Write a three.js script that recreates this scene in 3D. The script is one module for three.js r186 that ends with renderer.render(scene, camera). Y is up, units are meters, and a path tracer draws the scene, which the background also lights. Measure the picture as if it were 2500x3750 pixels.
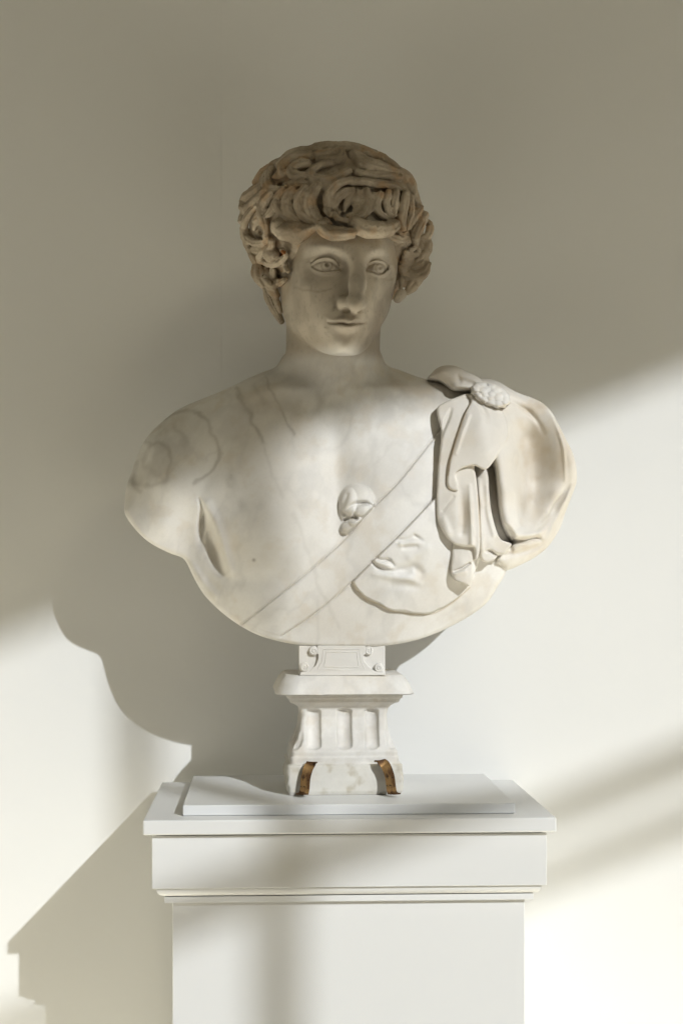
import * as THREE from 'three';
import { RoundedBoxGeometry } from 'three/addons/geometries/RoundedBoxGeometry.js';
import { mergeGeometries } from 'three/addons/utils/BufferGeometryUtils.js';
import { RectAreaLightUniformsLib } from 'three/addons/lights/RectAreaLightUniformsLib.js';

// ------------------------------------------------------------------ camera, light, exposure
const S = 0.000339;            // metres per drawing unit (one unit = one pixel of the photograph at the bust's axis)
const EYE = 5740;              // camera distance from the bust's axis, in units
const CX = 1250, CY = 2081;    // drawing point straight ahead of the lens
const H0 = 1.48;               // height of the lens above the floor, metres
const WALLZ = -0.172;          // face of the wall behind the pedestal

const scene = new THREE.Scene();
scene.background = new THREE.Color(0x000000);
const camera = new THREE.PerspectiveCamera(2 * Math.atan(1875 / EYE) * 180 / Math.PI, 682 / 1024, 0.05, 60);
camera.position.set(0, H0, EYE * S);
camera.lookAt(0, H0, 0);
camera.setViewOffset(682, 1024, 0, -(CY - 1875) * 1024 / 3750, 682, 1024);   // level lens, shifted up
scene.add(camera);

const renderer = new THREE.WebGLRenderer({ antialias: true });
renderer.toneMapping = THREE.LinearToneMapping;
renderer.toneMappingExposure = 1.0;
renderer.shadowMap.enabled = true;

const toSun = new THREE.Vector3(0.66, 0.64, 1).normalize();
const sun = new THREE.DirectionalLight(new THREE.Color(0.935, 0.97, 1.0), 2.9);
sun.position.copy(toSun).multiplyScalar(14).add(new THREE.Vector3(0, 1.4, 0));
sun.target.position.set(0, 1.4, 0);
sun.castShadow = true;
sun.shadow.radius = 1.15;
sun.shadow.mapSize.set(4096, 4096);
Object.assign(sun.shadow.camera, { left: -3, right: 3, top: 3, bottom: -3, near: 0.1, far: 30 });
scene.add(sun, sun.target);

RectAreaLightUniformsLib.init();
const FILL = { x: 1.4, z: 0.04, w: 2.1, d: 0.22, power: [15, 14] };  // added floor fill lights beside the pedestal
const LOW = { x: 1.45, z: 1.65, turn: 0.72, w: 1.9, d: 0.8, tilt: 0.75, power: [0.5, 0.65] };   // soft fill panels added low in front, out of view
const BLIND_GLOW = 7;

// ------------------------------------------------------------------ small tools
let seedState = 7;
const rnd = () => { seedState = (seedState * 1664525 + 1013904223) >>> 0; return seedState / 4294967296; };
const clamp = (x, a, b) => x < a ? a : x > b ? b : x;
const sstep = (a, b, x) => { const t = clamp((x - a) / (b - a), 0, 1); return t * t * (3 - 2 * t); };
const lerp = (a, b, t) => a + (b - a) * t;
const smin = (a, b, k) => { const h = Math.max(k - Math.abs(a - b), 0) / k; return Math.min(a, b) - h * h * k * 0.25; };

const HASH = new Float32Array(65536);
for (let i = 0; i < 65536; i++) HASH[i] = rnd();
const hsh = (x, y, z) => HASH[((x * 73856093) ^ (y * 19349663) ^ (z * 83492791)) & 65535];
function noise(x, y, z) {
  const xi = Math.floor(x), yi = Math.floor(y), zi = Math.floor(z);
  let u = x - xi, v = y - yi, w = z - zi;
  u = u * u * (3 - 2 * u); v = v * v * (3 - 2 * v); w = w * w * (3 - 2 * w);
  return lerp(lerp(lerp(hsh(xi, yi, zi), hsh(xi + 1, yi, zi), u), lerp(hsh(xi, yi + 1, zi), hsh(xi + 1, yi + 1, zi), u), v),
    lerp(lerp(hsh(xi, yi, zi + 1), hsh(xi + 1, yi, zi + 1), u), lerp(hsh(xi, yi + 1, zi + 1), hsh(xi + 1, yi + 1, zi + 1), u), v), w);
}
const fbm = (x, y, z, o = 4) => { let s = 0, a = 0.5, n = 0; for (let i = 0; i < o; i++) { s += a * noise(x, y, z); n += a; a *= 0.5; x = x * 2.03 + 11.3; y = y * 2.03 + 5.7; z = z * 2.03 + 3.1; } return s / n; };

// a point of the drawing (x right, y down) placed at depth z in front of the bust's axis
const spot = (px, py, z) => { const k = (EYE - z) / EYE; return [CX + (px - CX) * k, CY + (py - CY) * k, z]; };
// the same on a surface z = f(x, y)
function spotOn(f, px, py) { let z = 150, p; for (let i = 0; i < 6; i++) { p = spot(px, py, z); z = f(p[0], p[1]); } return [p[0], p[1], z]; }

// thin plate spline through [x, y, z] points
function spline(pts) {
  const n = pts.length, m = n + 3, A = [], sc = 1 / 300;
  const U = (r2) => r2 < 1e-12 ? 0 : r2 * Math.log(r2);
  for (let i = 0; i < n; i++) {
    const row = new Float64Array(m + 1);
    for (let j = 0; j < n; j++) { const dx = (pts[i][0] - pts[j][0]) * sc, dy = (pts[i][1] - pts[j][1]) * sc; row[j] = U(dx * dx + dy * dy); }
    row[i] += 0.004; row[n] = 1; row[n + 1] = pts[i][0] * sc; row[n + 2] = pts[i][1] * sc; row[m] = pts[i][2]; A.push(row);
  }
  for (let k = 0; k < 3; k++) { const row = new Float64Array(m + 1); for (let j = 0; j < n; j++) row[j] = k === 0 ? 1 : pts[j][k - 1] * sc; A.push(row); }
  for (let c = 0; c < m; c++) {
    let p = c; for (let r = c + 1; r < m; r++) if (Math.abs(A[r][c]) > Math.abs(A[p][c])) p = r;
    [A[c], A[p]] = [A[p], A[c]];
    for (let r = 0; r < m; r++) if (r !== c) { const f = A[r][c] / A[c][c]; if (f) for (let k = c; k <= m; k++) A[r][k] -= f * A[c][k]; }
  }
  const w = A.map((row, i) => row[m] / row[i]);
  return (x, y) => {
    let s = w[n] + w[n + 1] * x * sc + w[n + 2] * y * sc;
    for (let i = 0; i < n; i++) { const dx = (x - pts[i][0]) * sc, dy = (y - pts[i][1]) * sc, r2 = dx * dx + dy * dy; if (r2 > 1e-12) s += w[i] * r2 * Math.log(r2); }
    return s;
  };
}
const splineAt = (list) => spline(list.map(([x, y, z]) => spot(x, y, z)));

function smoothLoop(pts, sub = 4) {
  const n = pts.length, out = [];
  for (let i = 0; i < n; i++) {
    const a = pts[(i + n - 1) % n], b = pts[i], c = pts[(i + 1) % n], d = pts[(i + 2) % n];
    for (let k = 0; k < sub; k++) {
      const t = k / sub, q = (j) => 0.5 * (2 * b[j] + (c[j] - a[j]) * t + (2 * a[j] - 5 * b[j] + 4 * c[j] - d[j]) * t * t + (3 * b[j] - a[j] - 3 * c[j] + d[j]) * t * t * t);
      out.push([q(0), q(1)]);
    }
  }
  return out;
}
function smoothPath(pts, step = 8) {   // open Catmull-Rom through n-dimensional points
  const n = pts.length, out = [], dim = pts[0].length;
  for (let i = 0; i < n - 1; i++) {
    const b = pts[i], c = pts[i + 1];
    const a = i ? pts[i - 1] : b.map((v, j) => 2 * v - c[j]), d = i < n - 2 ? pts[i + 2] : c.map((v, j) => 2 * v - b[j]);
    const m = Math.max(2, Math.ceil(Math.hypot(c[0] - b[0], c[1] - b[1]) / step));
    for (let k = 0; k < m; k++) { const t = k / m, o = []; for (let j = 0; j < dim; j++) o.push(0.5 * (2 * b[j] + (c[j] - a[j]) * t + (2 * a[j] - 5 * b[j] + 4 * c[j] - d[j]) * t * t + (3 * b[j] - a[j] - 3 * c[j] + d[j]) * t * t * t)); out.push(o); }
  }
  out.push(pts[n - 1].slice());
  return out;
}
function segs(loop) { const s = []; for (let i = 0; i < loop.length; i++) { const a = loop[i], b = loop[(i + 1) % loop.length], dx = b[0] - a[0], dy = b[1] - a[1]; s.push([a[0], a[1], dx, dy, 1 / (dx * dx + dy * dy + 1e-9), b[1]]); } return s; }
function inside(sg, x, y) {            // distance to the outline, positive inside
  let d = 1e18, odd = false;
  for (let i = 0; i < sg.length; i++) {
    const s = sg[i], ex = x - s[0], ey = y - s[1], t = clamp((ex * s[2] + ey * s[3]) * s[4], 0, 1), qx = ex - t * s[2], qy = ey - t * s[3], q = qx * qx + qy * qy;
    if (q < d) d = q;
    if ((s[1] > y) !== (s[5] > y) && x < s[0] + (y - s[1]) / s[3] * s[2]) odd = !odd;
  }
  d = Math.sqrt(d); return odd ? d : -d;
}

// a lattice of distances, and the surface where they cross zero
class Lattice {
  constructor(x0, x1, y0, y1, z0, z1, c) {
    Object.assign(this, { x0, y0, z0, c, nx: Math.ceil((x1 - x0) / c) + 1, ny: Math.ceil((y1 - y0) / c) + 1, nz: Math.ceil((z1 - z0) / c) + 1 });
    this.f = new Float32Array(this.nx * this.ny * this.nz).fill(1e3);
  }
  sheet(fn) { const { nx, ny, x0, y0, c } = this, a = new Float32Array(nx * ny); for (let j = 0; j < ny; j++) for (let i = 0; i < nx; i++) a[j * nx + i] = fn(x0 + i * c, y0 + j * c); return a; }
  steep(h) { const { nx, ny, c } = this, a = new Float32Array(nx * ny); for (let j = 0; j < ny; j++) for (let i = 0; i < nx; i++) { const gx = (h[j * nx + Math.min(nx - 1, i + 1)] - h[j * nx + Math.max(0, i - 1)]) / (2 * c), gy = (h[Math.min(ny - 1, j + 1) * nx + i] - h[Math.max(0, j - 1) * nx + i]) / (2 * c); a[j * nx + i] = Math.max(0.22, 1 / Math.sqrt(1 + gx * gx + gy * gy)); } return a; }
  each(lo, hi, fn) {   // fn(x, y, z, old) -> new, inside a box
    const { x0, y0, z0, c, nx, ny, nz, f } = this;
    const i0 = Math.max(0, Math.floor((lo[0] - x0) / c)), i1 = Math.min(nx - 1, Math.ceil((hi[0] - x0) / c)), j0 = Math.max(0, Math.floor((lo[1] - y0) / c)), j1 = Math.min(ny - 1, Math.ceil((hi[1] - y0) / c)), k0 = Math.max(0, Math.floor((lo[2] - z0) / c)), k1 = Math.min(nz - 1, Math.ceil((hi[2] - z0) / c));
    for (let j = j0; j <= j1; j++) for (let i = i0; i <= i1; i++) { let q = (j * nx + i) * nz + k0; for (let k = k0; k <= k1; k++, q++) f[q] = fn(x0 + i * c, y0 + j * c, z0 + k * c, f[q]); }
  }
  // raise or cut a line into a height sheet: points [x, y, half width, height]
  line(h, pts, power = 2) {
    const { nx, ny, x0, y0, c } = this, p = smoothPath(pts, 6);
    let lo = [1e9, 1e9], hi = [-1e9, -1e9]; for (const q of p) { const m = q[2] * 3 + c; lo = [Math.min(lo[0], q[0] - m), Math.min(lo[1], q[1] - m)]; hi = [Math.max(hi[0], q[0] + m), Math.max(hi[1], q[1] + m)]; }
    for (let j = Math.max(0, Math.floor((lo[1] - y0) / c)); j <= Math.min(ny - 1, Math.ceil((hi[1] - y0) / c)); j++) for (let i = Math.max(0, Math.floor((lo[0] - x0) / c)); i <= Math.min(nx - 1, Math.ceil((hi[0] - x0) / c)); i++) {
      const x = x0 + i * c, y = y0 + j * c; let best = 1e18, w = 1, v = 0;
      for (let s = 0; s < p.length - 1; s++) { const a = p[s], b = p[s + 1], dx = b[0] - a[0], dy = b[1] - a[1], t = clamp(((x - a[0]) * dx + (y - a[1]) * dy) / (dx * dx + dy * dy + 1e-9), 0, 1), ex = x - a[0] - t * dx, ey = y - a[1] - t * dy, d = ex * ex + ey * ey; if (d < best) { best = d; w = a[2] + (b[2] - a[2]) * t; v = a[3] + (b[3] - a[3]) * t; } }
      h[j * nx + i] += v * Math.exp(-Math.pow(best / (w * w), power / 2));
    }
  }
  dome(h, x, y, rx, ry, up, turn = 0, keep = null, pw = 0.6) {
    const { nx, ny, x0, y0, c } = this, R = Math.max(rx, ry), cs = Math.cos(turn), sn = Math.sin(turn);
    for (let j = Math.max(0, Math.floor((y - R - y0) / c)); j <= Math.min(ny - 1, Math.ceil((y + R - y0) / c)); j++) for (let i = Math.max(0, Math.floor((x - R - x0) / c)); i <= Math.min(nx - 1, Math.ceil((x + R - x0) / c)); i++) {
      const X = x0 + i * c, Y = y0 + j * c, dx = X - x, dy = Y - y, a = (dx * cs + dy * sn) / rx, b = (-dx * sn + dy * cs) / ry, r = a * a + b * b;
      if (r < 1) h[j * nx + i] += up * Math.pow(1 - r, pw) * (keep ? keep(X, Y) : 1);
    }
  }
  surface() {
    const { nx, ny, nz, f, c, x0, y0, z0 } = this, id = new Int32Array(nx * ny * nz).fill(-1), P = [], I = [];
    const sx = nz, sy = nx * nz, off = [0, sx, sy, sx + sy, 1, sx + 1, sy + 1, sx + sy + 1];
    const E = [[0, 1], [2, 3], [4, 5], [6, 7], [0, 2], [1, 3], [4, 6], [5, 7], [0, 4], [1, 5], [2, 6], [3, 7]];
    let n = 0;
    for (let j = 0; j < ny - 1; j++) for (let i = 0; i < nx - 1; i++) for (let k = 0, q = (j * nx + i) * nz; k < nz - 1; k++, q++) {
      const s = f[q] < 0; let mixed = false; for (let e = 1; e < 8; e++) if ((f[q + off[e]] < 0) !== s) { mixed = true; break; }
      if (!mixed) continue;
      let ax = 0, ay = 0, az = 0, m = 0;
      for (const [a, b] of E) { const va = f[q + off[a]], vb = f[q + off[b]]; if ((va < 0) === (vb < 0)) continue; const t = va / (va - vb); ax += (a & 1) + t * ((b & 1) - (a & 1)); ay += ((a >> 1) & 1) + t * (((b >> 1) & 1) - ((a >> 1) & 1)); az += (a >> 2) + t * ((b >> 2) - (a >> 2)); m++; }
      P.push(x0 + (i + ax / m) * c, y0 + (j + ay / m) * c, z0 + (k + az / m) * c); id[q] = n++;
    }
    const quad = (a, b, d, e, flip) => { if (flip) I.push(a, d, b, b, d, e); else I.push(a, b, d, b, e, d); };
    for (let j = 1; j < ny - 1; j++) for (let i = 1; i < nx - 1; i++) for (let k = 1, q = (j * nx + i) * nz + 1; k < nz - 1; k++, q++) {
      const s = f[q] < 0;
      if (s !== (f[q + sx] < 0)) quad(id[q - sy - 1], id[q - 1], id[q - sy], id[q], !s);
      if (s !== (f[q + sy] < 0)) quad(id[q - sx - 1], id[q - sx], id[q - 1], id[q], !s);
      if (s !== (f[q + 1] < 0)) quad(id[q - sx - sy], id[q - sy], id[q - sx], id[q], !s);
    }
    const N = new Float32Array(P.length), g = (x, y, z) => {   // trilinear value
      x = clamp((x - x0) / c, 0, nx - 1.001); y = clamp((y - y0) / c, 0, ny - 1.001); z = clamp((z - z0) / c, 0, nz - 1.001);
      const i = x | 0, j = y | 0, k = z | 0, u = x - i, v = y - j, w = z - k, q = (j * nx + i) * nz + k;
      return lerp(lerp(lerp(f[q], f[q + sx], u), lerp(f[q + sy], f[q + sx + sy], u), v), lerp(lerp(f[q + 1], f[q + sx + 1], u), lerp(f[q + sy + 1], f[q + sx + sy + 1], u), v), w);
    };
    for (let p = 0; p < n; p++) { const x = P[3 * p], y = P[3 * p + 1], z = P[3 * p + 2], e = c * 0.8; const a = g(x + e, y, z) - g(x - e, y, z), b = g(x, y + e, z) - g(x, y - e, z), d = g(x, y, z + e) - g(x, y, z - e), l = Math.hypot(a, b, d) || 1; N[3 * p] = a / l; N[3 * p + 1] = b / l; N[3 * p + 2] = d / l; }
    return { P, I, N, n };
  }
}
// to metres, y up, about the group's base point; paint(x, y, z, n) gives the stone's own colour
function toGeometry({ P, I, N, n }, base, paint) {
  const pos = new Float32Array(P.length), nor = new Float32Array(P.length), col = new Float32Array(P.length), uv = new Float32Array(n * 2);
  for (let p = 0; p < n; p++) {
    const x = P[3 * p], y = P[3 * p + 1], z = P[3 * p + 2];
    pos[3 * p] = (x - CX) * S - base[0]; pos[3 * p + 1] = H0 + (CY - y) * S - base[1]; pos[3 * p + 2] = z * S - base[2];
    nor[3 * p] = N[3 * p]; nor[3 * p + 1] = -N[3 * p + 1]; nor[3 * p + 2] = N[3 * p + 2];
    const k = paint(x, y, z); col[3 * p] = k[0]; col[3 * p + 1] = k[1]; col[3 * p + 2] = k[2];
    uv[2 * p] = x * S; uv[2 * p + 1] = (y + z * 0.5) * S;
  }
  const idx = new Uint32Array(I.length); for (let i = 0; i < I.length; i += 3) { idx[i] = I[i]; idx[i + 1] = I[i + 2]; idx[i + 2] = I[i + 1]; }
  const g = new THREE.BufferGeometry();
  g.setAttribute('position', new THREE.BufferAttribute(pos, 3)); g.setAttribute('normal', new THREE.BufferAttribute(nor, 3));
  g.setAttribute('color', new THREE.BufferAttribute(col, 3)); g.setAttribute('uv', new THREE.BufferAttribute(uv, 2));
  g.setIndex(new THREE.BufferAttribute(idx, 1));
  return g;
}

function mesh(name, geometry, material, parent = scene) {
  const m = new THREE.Mesh(geometry, material); m.name = name; m.castShadow = m.receiveShadow = true; parent.add(m); return m;
}
function thing(name, label, category, position, turn = 0, group) {
  const g = new THREE.Group(); g.name = name; g.position.set(...position); g.rotation.y = turn; g.userData = { label, category }; if (group) g.userData.group = group; scene.add(g); return g;
}
const structure = (name, geometry, material) => { const m = mesh(name, geometry, material); m.userData.kind = 'structure'; return m; };

// ------------------------------------------------------------------ textures and materials
function noiseTexture(size, fn, srgb) {
  const d = new Uint8Array(size * size * 4);
  for (let y = 0; y < size; y++) for (let x = 0; x < size; x++) { const v = fn(x / size, y / size), o = (y * size + x) * 4; d[o] = clamp(v[0], 0, 255); d[o + 1] = clamp(v[1], 0, 255); d[o + 2] = clamp(v[2], 0, 255); d[o + 3] = 255; }
  const t = new THREE.DataTexture(d, size, size); t.wrapS = t.wrapT = THREE.MirroredRepeatWrapping; t.magFilter = THREE.LinearFilter; t.minFilter = THREE.LinearMipmapLinearFilter; t.generateMipmaps = true;
  if (srgb) t.colorSpace = THREE.SRGBColorSpace; t.needsUpdate = true; return t;
}
const grain = noiseTexture(512, (u, v) => { const a = 255 * (0.65 * fbm(u * 9, v * 9, 2.2, 4) + 0.35 * fbm(u * 60, v * 60, 8.1, 3)); return [a, a, a]; });
const plaster = noiseTexture(512, (u, v) => { const a = 255 * (0.7 * fbm(u * 5, v * 5, 1.2, 3) + 0.3 * fbm(u * 40, v * 40, 4.4, 3)); return [a, a, a]; });
const stoneMat = new THREE.MeshPhysicalMaterial({ color: 0xffffff, vertexColors: true, roughness: 0.52, specularIntensity: 0.6, bumpMap: grain, bumpScale: 0.00012 });
grain.repeat.set(9, 9);
const oldStoneMat = new THREE.MeshPhysicalMaterial({ color: 0xffffff, vertexColors: true, roughness: 0.68, specularIntensity: 0.45, bumpMap: grain, bumpScale: 0.0009 });
const wallMat = new THREE.MeshStandardMaterial({ color: new THREE.Color().setRGB(0.74, 0.74, 0.725), roughness: 0.92, bumpMap: plaster, bumpScale: 0.0016 });
const roomMat = new THREE.MeshStandardMaterial({ color: new THREE.Color().setRGB(0.58, 0.57, 0.53), roughness: 0.95 });
const floorMat = new THREE.MeshStandardMaterial({ color: new THREE.Color().setRGB(0.56, 0.49, 0.37), roughness: 0.6 });
const paintMat = new THREE.MeshStandardMaterial({ color: new THREE.Color().setRGB(0.735, 0.74, 0.735), roughness: 0.5, bumpMap: plaster, bumpScale: 0.0003 });
const frameMat = new THREE.MeshStandardMaterial({ color: new THREE.Color().setRGB(0.7, 0.69, 0.66), roughness: 0.6 });
const fillMat = new THREE.MeshStandardMaterial({ color: 0xffffff, roughness: 0.9, emissive: new THREE.Color(1, 0.92, 0.76), emissiveIntensity: 0.8 });  // glowing face of the added fill lights
const blindMat = new THREE.MeshStandardMaterial({ color: new THREE.Color().setRGB(0.75, 0.72, 0.65), roughness: 0.9, emissive: new THREE.Color().setRGB(1, 0.95, 0.82), emissiveIntensity: 1.5 });

// ------------------------------------------------------------------ the room
const at3 = (px, py, z) => { const p = spot(px, py, z); return new THREE.Vector3((p[0] - CX) * S, H0 + (CY - p[1]) * S, p[2] * S); };
const box = (w, h, d, x, y, z) => new THREE.BoxGeometry(w, h, d).translate(x, y, z);
const boxUV = (g, s = 1) => { const p = g.attributes.position, n = g.attributes.normal, u = g.attributes.uv; for (let i = 0; i < p.count; i++) { const ax = Math.abs(n.getX(i)), ay = Math.abs(n.getY(i)), az = Math.abs(n.getZ(i)); if (az >= ax && az >= ay) u.setXY(i, p.getX(i) * s, p.getY(i) * s); else if (ax >= ay) u.setXY(i, p.getZ(i) * s, p.getY(i) * s); else u.setXY(i, p.getX(i) * s, p.getZ(i) * s); } return g; };
const CEIL = 7.0;
{
  // back wall in two leaves that meet in a hairline joint behind the bust
  const jx = at3(811, 2500, WALLZ / S).x, gap = 0.0003;
  structure('wall_back', boxUV(box(jx - gap / 2 + 3, CEIL, 0.2, (jx - gap / 2 - 3) / 2, CEIL / 2, WALLZ - 0.1)), wallMat);
  structure('wall_back_panel', boxUV(box(7.2 - jx - gap / 2, CEIL, 0.2, (7.2 + jx + gap / 2) / 2, CEIL / 2, WALLZ - 0.1)), wallMat);
  structure('wall_joint', box(0.02, CEIL, 0.01, jx, CEIL / 2, WALLZ - 0.0055), wallMat);
  structure('floor', box(10.6, 0.2, 8.2, 2.0, -0.1, 3.7), floorMat);
  structure('ceiling', box(10.6, 0.2, 8.2, 2.0, CEIL + 0.1, 3.7), roomMat);
  structure('wall_left', box(0.2, CEIL, 8.0, -3.1, CEIL / 2, 3.7), roomMat);
  structure('wall_rear', box(4.6, CEIL, 0.2, -0.9, CEIL / 2, 7.7), roomMat);
}
// the canted wall with the tall window that the sun comes through
const winU = new THREE.Vector3(0.95, 0, -1).normalize(), winN = new THREE.Vector3(-winU.z, 0, winU.x);   // winN points outdoors
const winO = at3(1250, 2500, WALLZ / S).addScaledVector(toSun, 6.4);
function onWindow(px, py, z = WALLZ / S) { const p = at3(px, py, z), t = winO.clone().sub(p).dot(winN) / toSun.dot(winN); p.addScaledVector(toSun, t).sub(winO); return [p.dot(winU), p.y]; }
{
  const turn = Math.atan2(-winU.z, winU.x), place = (o) => { o.position.copy(winO); o.rotation.y = turn; return o; };   // local x along the wall, local -z outdoors
  const top = (onWindow(104, 2200)[1] + onWindow(626, 2020)[1] + onWindow(1154, 1840)[1] + onWindow(2250, 1510)[1]) / 4;
  const left = onWindow(-1500, 2500)[0], right = onWindow(4300, 2500)[0], low = 0.25 - winO.y, blindTop = top + 1.25;
  const y0 = -winO.y, y1 = CEIL - winO.y;
  const shape = new THREE.Shape([[-4.2, y0], [4.9, y0], [4.9, y1], [-4.2, y1]].map((p) => new THREE.Vector2(...p)));
  shape.holes.push(new THREE.Path([[left, low], [left, blindTop], [right, blindTop], [right, low]].map((p) => new THREE.Vector2(...p))));
  const wallG = new THREE.ExtrudeGeometry(shape, { depth: 0.16, bevelEnabled: false });
  const w = structure('wall_window', wallG, roomMat); place(w);
  const win = thing('window', 'tall window with slim white glazing bars in the canted side wall', 'window', winO.toArray(), turn);
  const bar = (name, w_, h_, x, y) => mesh(name, box(w_, h_, 0.035, x, y, 0.02), frameMat, win);
  const va = onWindow(490, 2500)[0], vb = onWindow(1735, 2600)[0];
  bar('glazing_bar', 0.036, top - low, va, (top + low) / 2);
  const ya = (onWindow(690, 3518)[1] + onWindow(2265, 2809)[1]) / 2, yb = onWindow(2265, 3077)[1];
  bar('glazing_bar', right - left, 0.033, (left + right) / 2, ya);
  bar('glazing_bar', right - vb, 0.026, (vb + right) / 2, yb);
  bar('glazing_bar', right - left, 0.03, (left + right) / 2, yb - 0.75);
  bar('head_rail', right - left, 0.06, (left + right) / 2, top + 0.03);
  const blind = thing('window_blind', 'pale fabric blind glowing with daylight in the upper part of the window', 'blind', winO.toArray(), turn);
  const bw = right - left - 0.04, bh = blindTop - top - 0.08;
  mesh('fabric', box(bw, bh, 0.004, (left + right) / 2, top + 0.07 + bh / 2, 0.06), blindMat, blind);
  const glow = new THREE.RectAreaLight(new THREE.Color(1.0, 0.92, 0.68), BLIND_GLOW, bw, bh);
  const c = winO.clone().addScaledVector(winU, (left + right) / 2).addScaledVector(winN, -0.075); c.y += top + 0.07 + bh / 2;
  glow.position.copy(c); glow.lookAt(c.clone().sub(winN)); scene.add(glow);
  // RectAreaLight shines along its own -z; turn it into the room
  glow.lookAt(c.clone().add(winN));
}

// two long low fill lights added out of view on the floor beside the pedestal: they light the wall softly from below
for (const [side, name, where] of [[-1, 'added_fill_trough', 'bare arm'], [1, 'added_fill_trough_001', 'cloak']]) {
  const cx = FILL.x * side, g = thing(name, `long low added fill light trough on the floor beside the pedestal on the ${where} side`, 'added_lamp', [cx, 0, FILL.z], 0, 'added fill lights beside the pedestal');
  mesh('trough', mergeGeometries([box(FILL.w + 0.08, 0.04, FILL.d + 0.08, 0, 0.02, 0), box(FILL.w + 0.08, 0.05, 0.02, 0, 0.065, FILL.d / 2 + 0.03), box(FILL.w + 0.08, 0.05, 0.02, 0, 0.065, -FILL.d / 2 - 0.03), box(0.02, 0.05, FILL.d + 0.04, FILL.w / 2 + 0.03, 0.065, 0), box(0.02, 0.05, FILL.d + 0.04, -FILL.w / 2 - 0.03, 0.065, 0)]), frameMat, g);
  mesh('diffuser', box(FILL.w, 0.006, FILL.d, 0, 0.06, 0), fillMat, g);
  const l = new THREE.RectAreaLight(new THREE.Color(1.0, 0.945, 0.76), FILL.power[side < 0 ? 0 : 1], FILL.w, FILL.d);
  l.position.set(cx, 0.07, FILL.z); l.rotation.set(Math.PI / 2, 0, 0); scene.add(l);
}

// two broad soft fill panels added out of view, leaning back on the floor in front of the pedestal
for (const [side, name, where] of [[-1, 'added_fill_panel', 'bare arm'], [1, 'added_fill_panel_001', 'cloak']]) {
  const g = thing(name, `broad soft added fill panel leaning back on the floor in front of the ${where} side`, 'added_lamp', [LOW.x * side, 0, LOW.z], 0, 'added fill panels in front of the pedestal');
  const t = new THREE.Group(); t.position.y = 0.06 + Math.cos(LOW.tilt) * LOW.d / 2; t.rotation.x = -LOW.tilt; t.rotation.order = 'YXZ'; t.rotation.y = Math.PI + LOW.turn * side;
  const fr = mesh('frame', mergeGeometries([box(LOW.w + 0.08, LOW.d + 0.08, 0.03, 0, 0, -0.03), box(LOW.w + 0.08, 0.03, 0.05, 0, LOW.d / 2 + 0.025, 0), box(LOW.w + 0.08, 0.03, 0.05, 0, -LOW.d / 2 - 0.025, 0), box(0.03, LOW.d, 0.05, LOW.w / 2 + 0.025, 0, 0), box(0.03, LOW.d, 0.05, -LOW.w / 2 - 0.025, 0, 0)]), frameMat, g);
  const df = mesh('diffuser', box(LOW.w, LOW.d, 0.006, 0, 0, 0.004), fillMat, g);
  for (const o of [fr, df]) { o.position.copy(t.position); o.rotation.copy(t.rotation); }
  const l = new THREE.RectAreaLight(new THREE.Color(1.0, 0.945, 0.78), LOW.power[side < 0 ? 0 : 1], LOW.w, LOW.d), n = new THREE.Vector3(0, 0, 1).applyEuler(t.rotation);
  l.position.set(LOW.x * side, t.position.y, LOW.z).addScaledVector(n, 0.015); l.lookAt(l.position.clone().add(n)); l.rotateY(Math.PI); scene.add(l);
}

// ------------------------------------------------------------------ pedestal
const PED = { x: 10 * S, z: 6 * S, turn: 2.64 * Math.PI / 180 };
const Y = (v) => H0 + v * S;
{
  const p = thing('pedestal', 'white painted pedestal with stepped top and moulded cornice under the bust', 'pedestal', [PED.x, 0, PED.z], PED.turn);
  const slab = (name, w, d, lo, hi, r = 3) => mesh(name, boxUV(new RoundedBoxGeometry(w * S, (hi - lo) * S, d * S, 3, r * S).translate(0, Y((lo + hi) / 2), 0)), paintMat, p);
  slab('top_slab', 1134, 772, -841, -805, 4);
  slab('cornice_slab', 1390, 940, -892, -842, 6);
  slab('neck_strip', 1308, 858, -899, -892.5, 1);
  slab('fascia', 1334, 884, -1077, -899.5, 3);
  // ovolo moulding, mitred round the four sides
  const prof = []; for (let k = 0; k <= 8; k++) { const a = k / 8 * Math.PI / 2; prof.push([652 - 30 * (1 - Math.cos(a)), -1083 - 26 * Math.sin(a)]); }
  const ring = (pts, dd) => { const pos = [], idx = [], cor = [[-1, 1], [1, 1], [1, -1], [-1, -1]]; for (let s = 0; s < 4; s++) { const a = cor[s], b = cor[(s + 1) % 4], o = pos.length / 3; for (const [w, y] of pts) for (const q of [a, b]) pos.push(q[0] * w * S, Y(y), q[1] * (w - dd) * S); for (let k = 0; k < pts.length - 1; k++) { const i = o + 2 * k; idx.push(i, i + 2, i + 1, i + 1, i + 2, i + 3); } } const g = new THREE.BufferGeometry(); g.setAttribute('position', new THREE.Float32BufferAttribute(pos, 3)); g.setAttribute('uv', new THREE.Float32BufferAttribute(new Float32Array(pos.length / 3 * 2), 2)); g.setIndex(idx); g.computeVertexNormals(); return g; };
  mesh('moulding', ring([[560, -1079], [652, -1079], ...prof, [560, -1109.5]], 225), paintMat, p);
  slab('moulding_fillet', 1256, 806, -1133, -1112, 2);
  slab('moulding_core', 1230, 780, -1112, -1077, 1);
  const dieTop = -1134, floorV = -H0 / S;
  slab('die', 1204, 754, floorV + 330, dieTop, 3);
  slab('foot', 1330, 880, floorV + 1, floorV + 329.5, 5);
}

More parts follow.
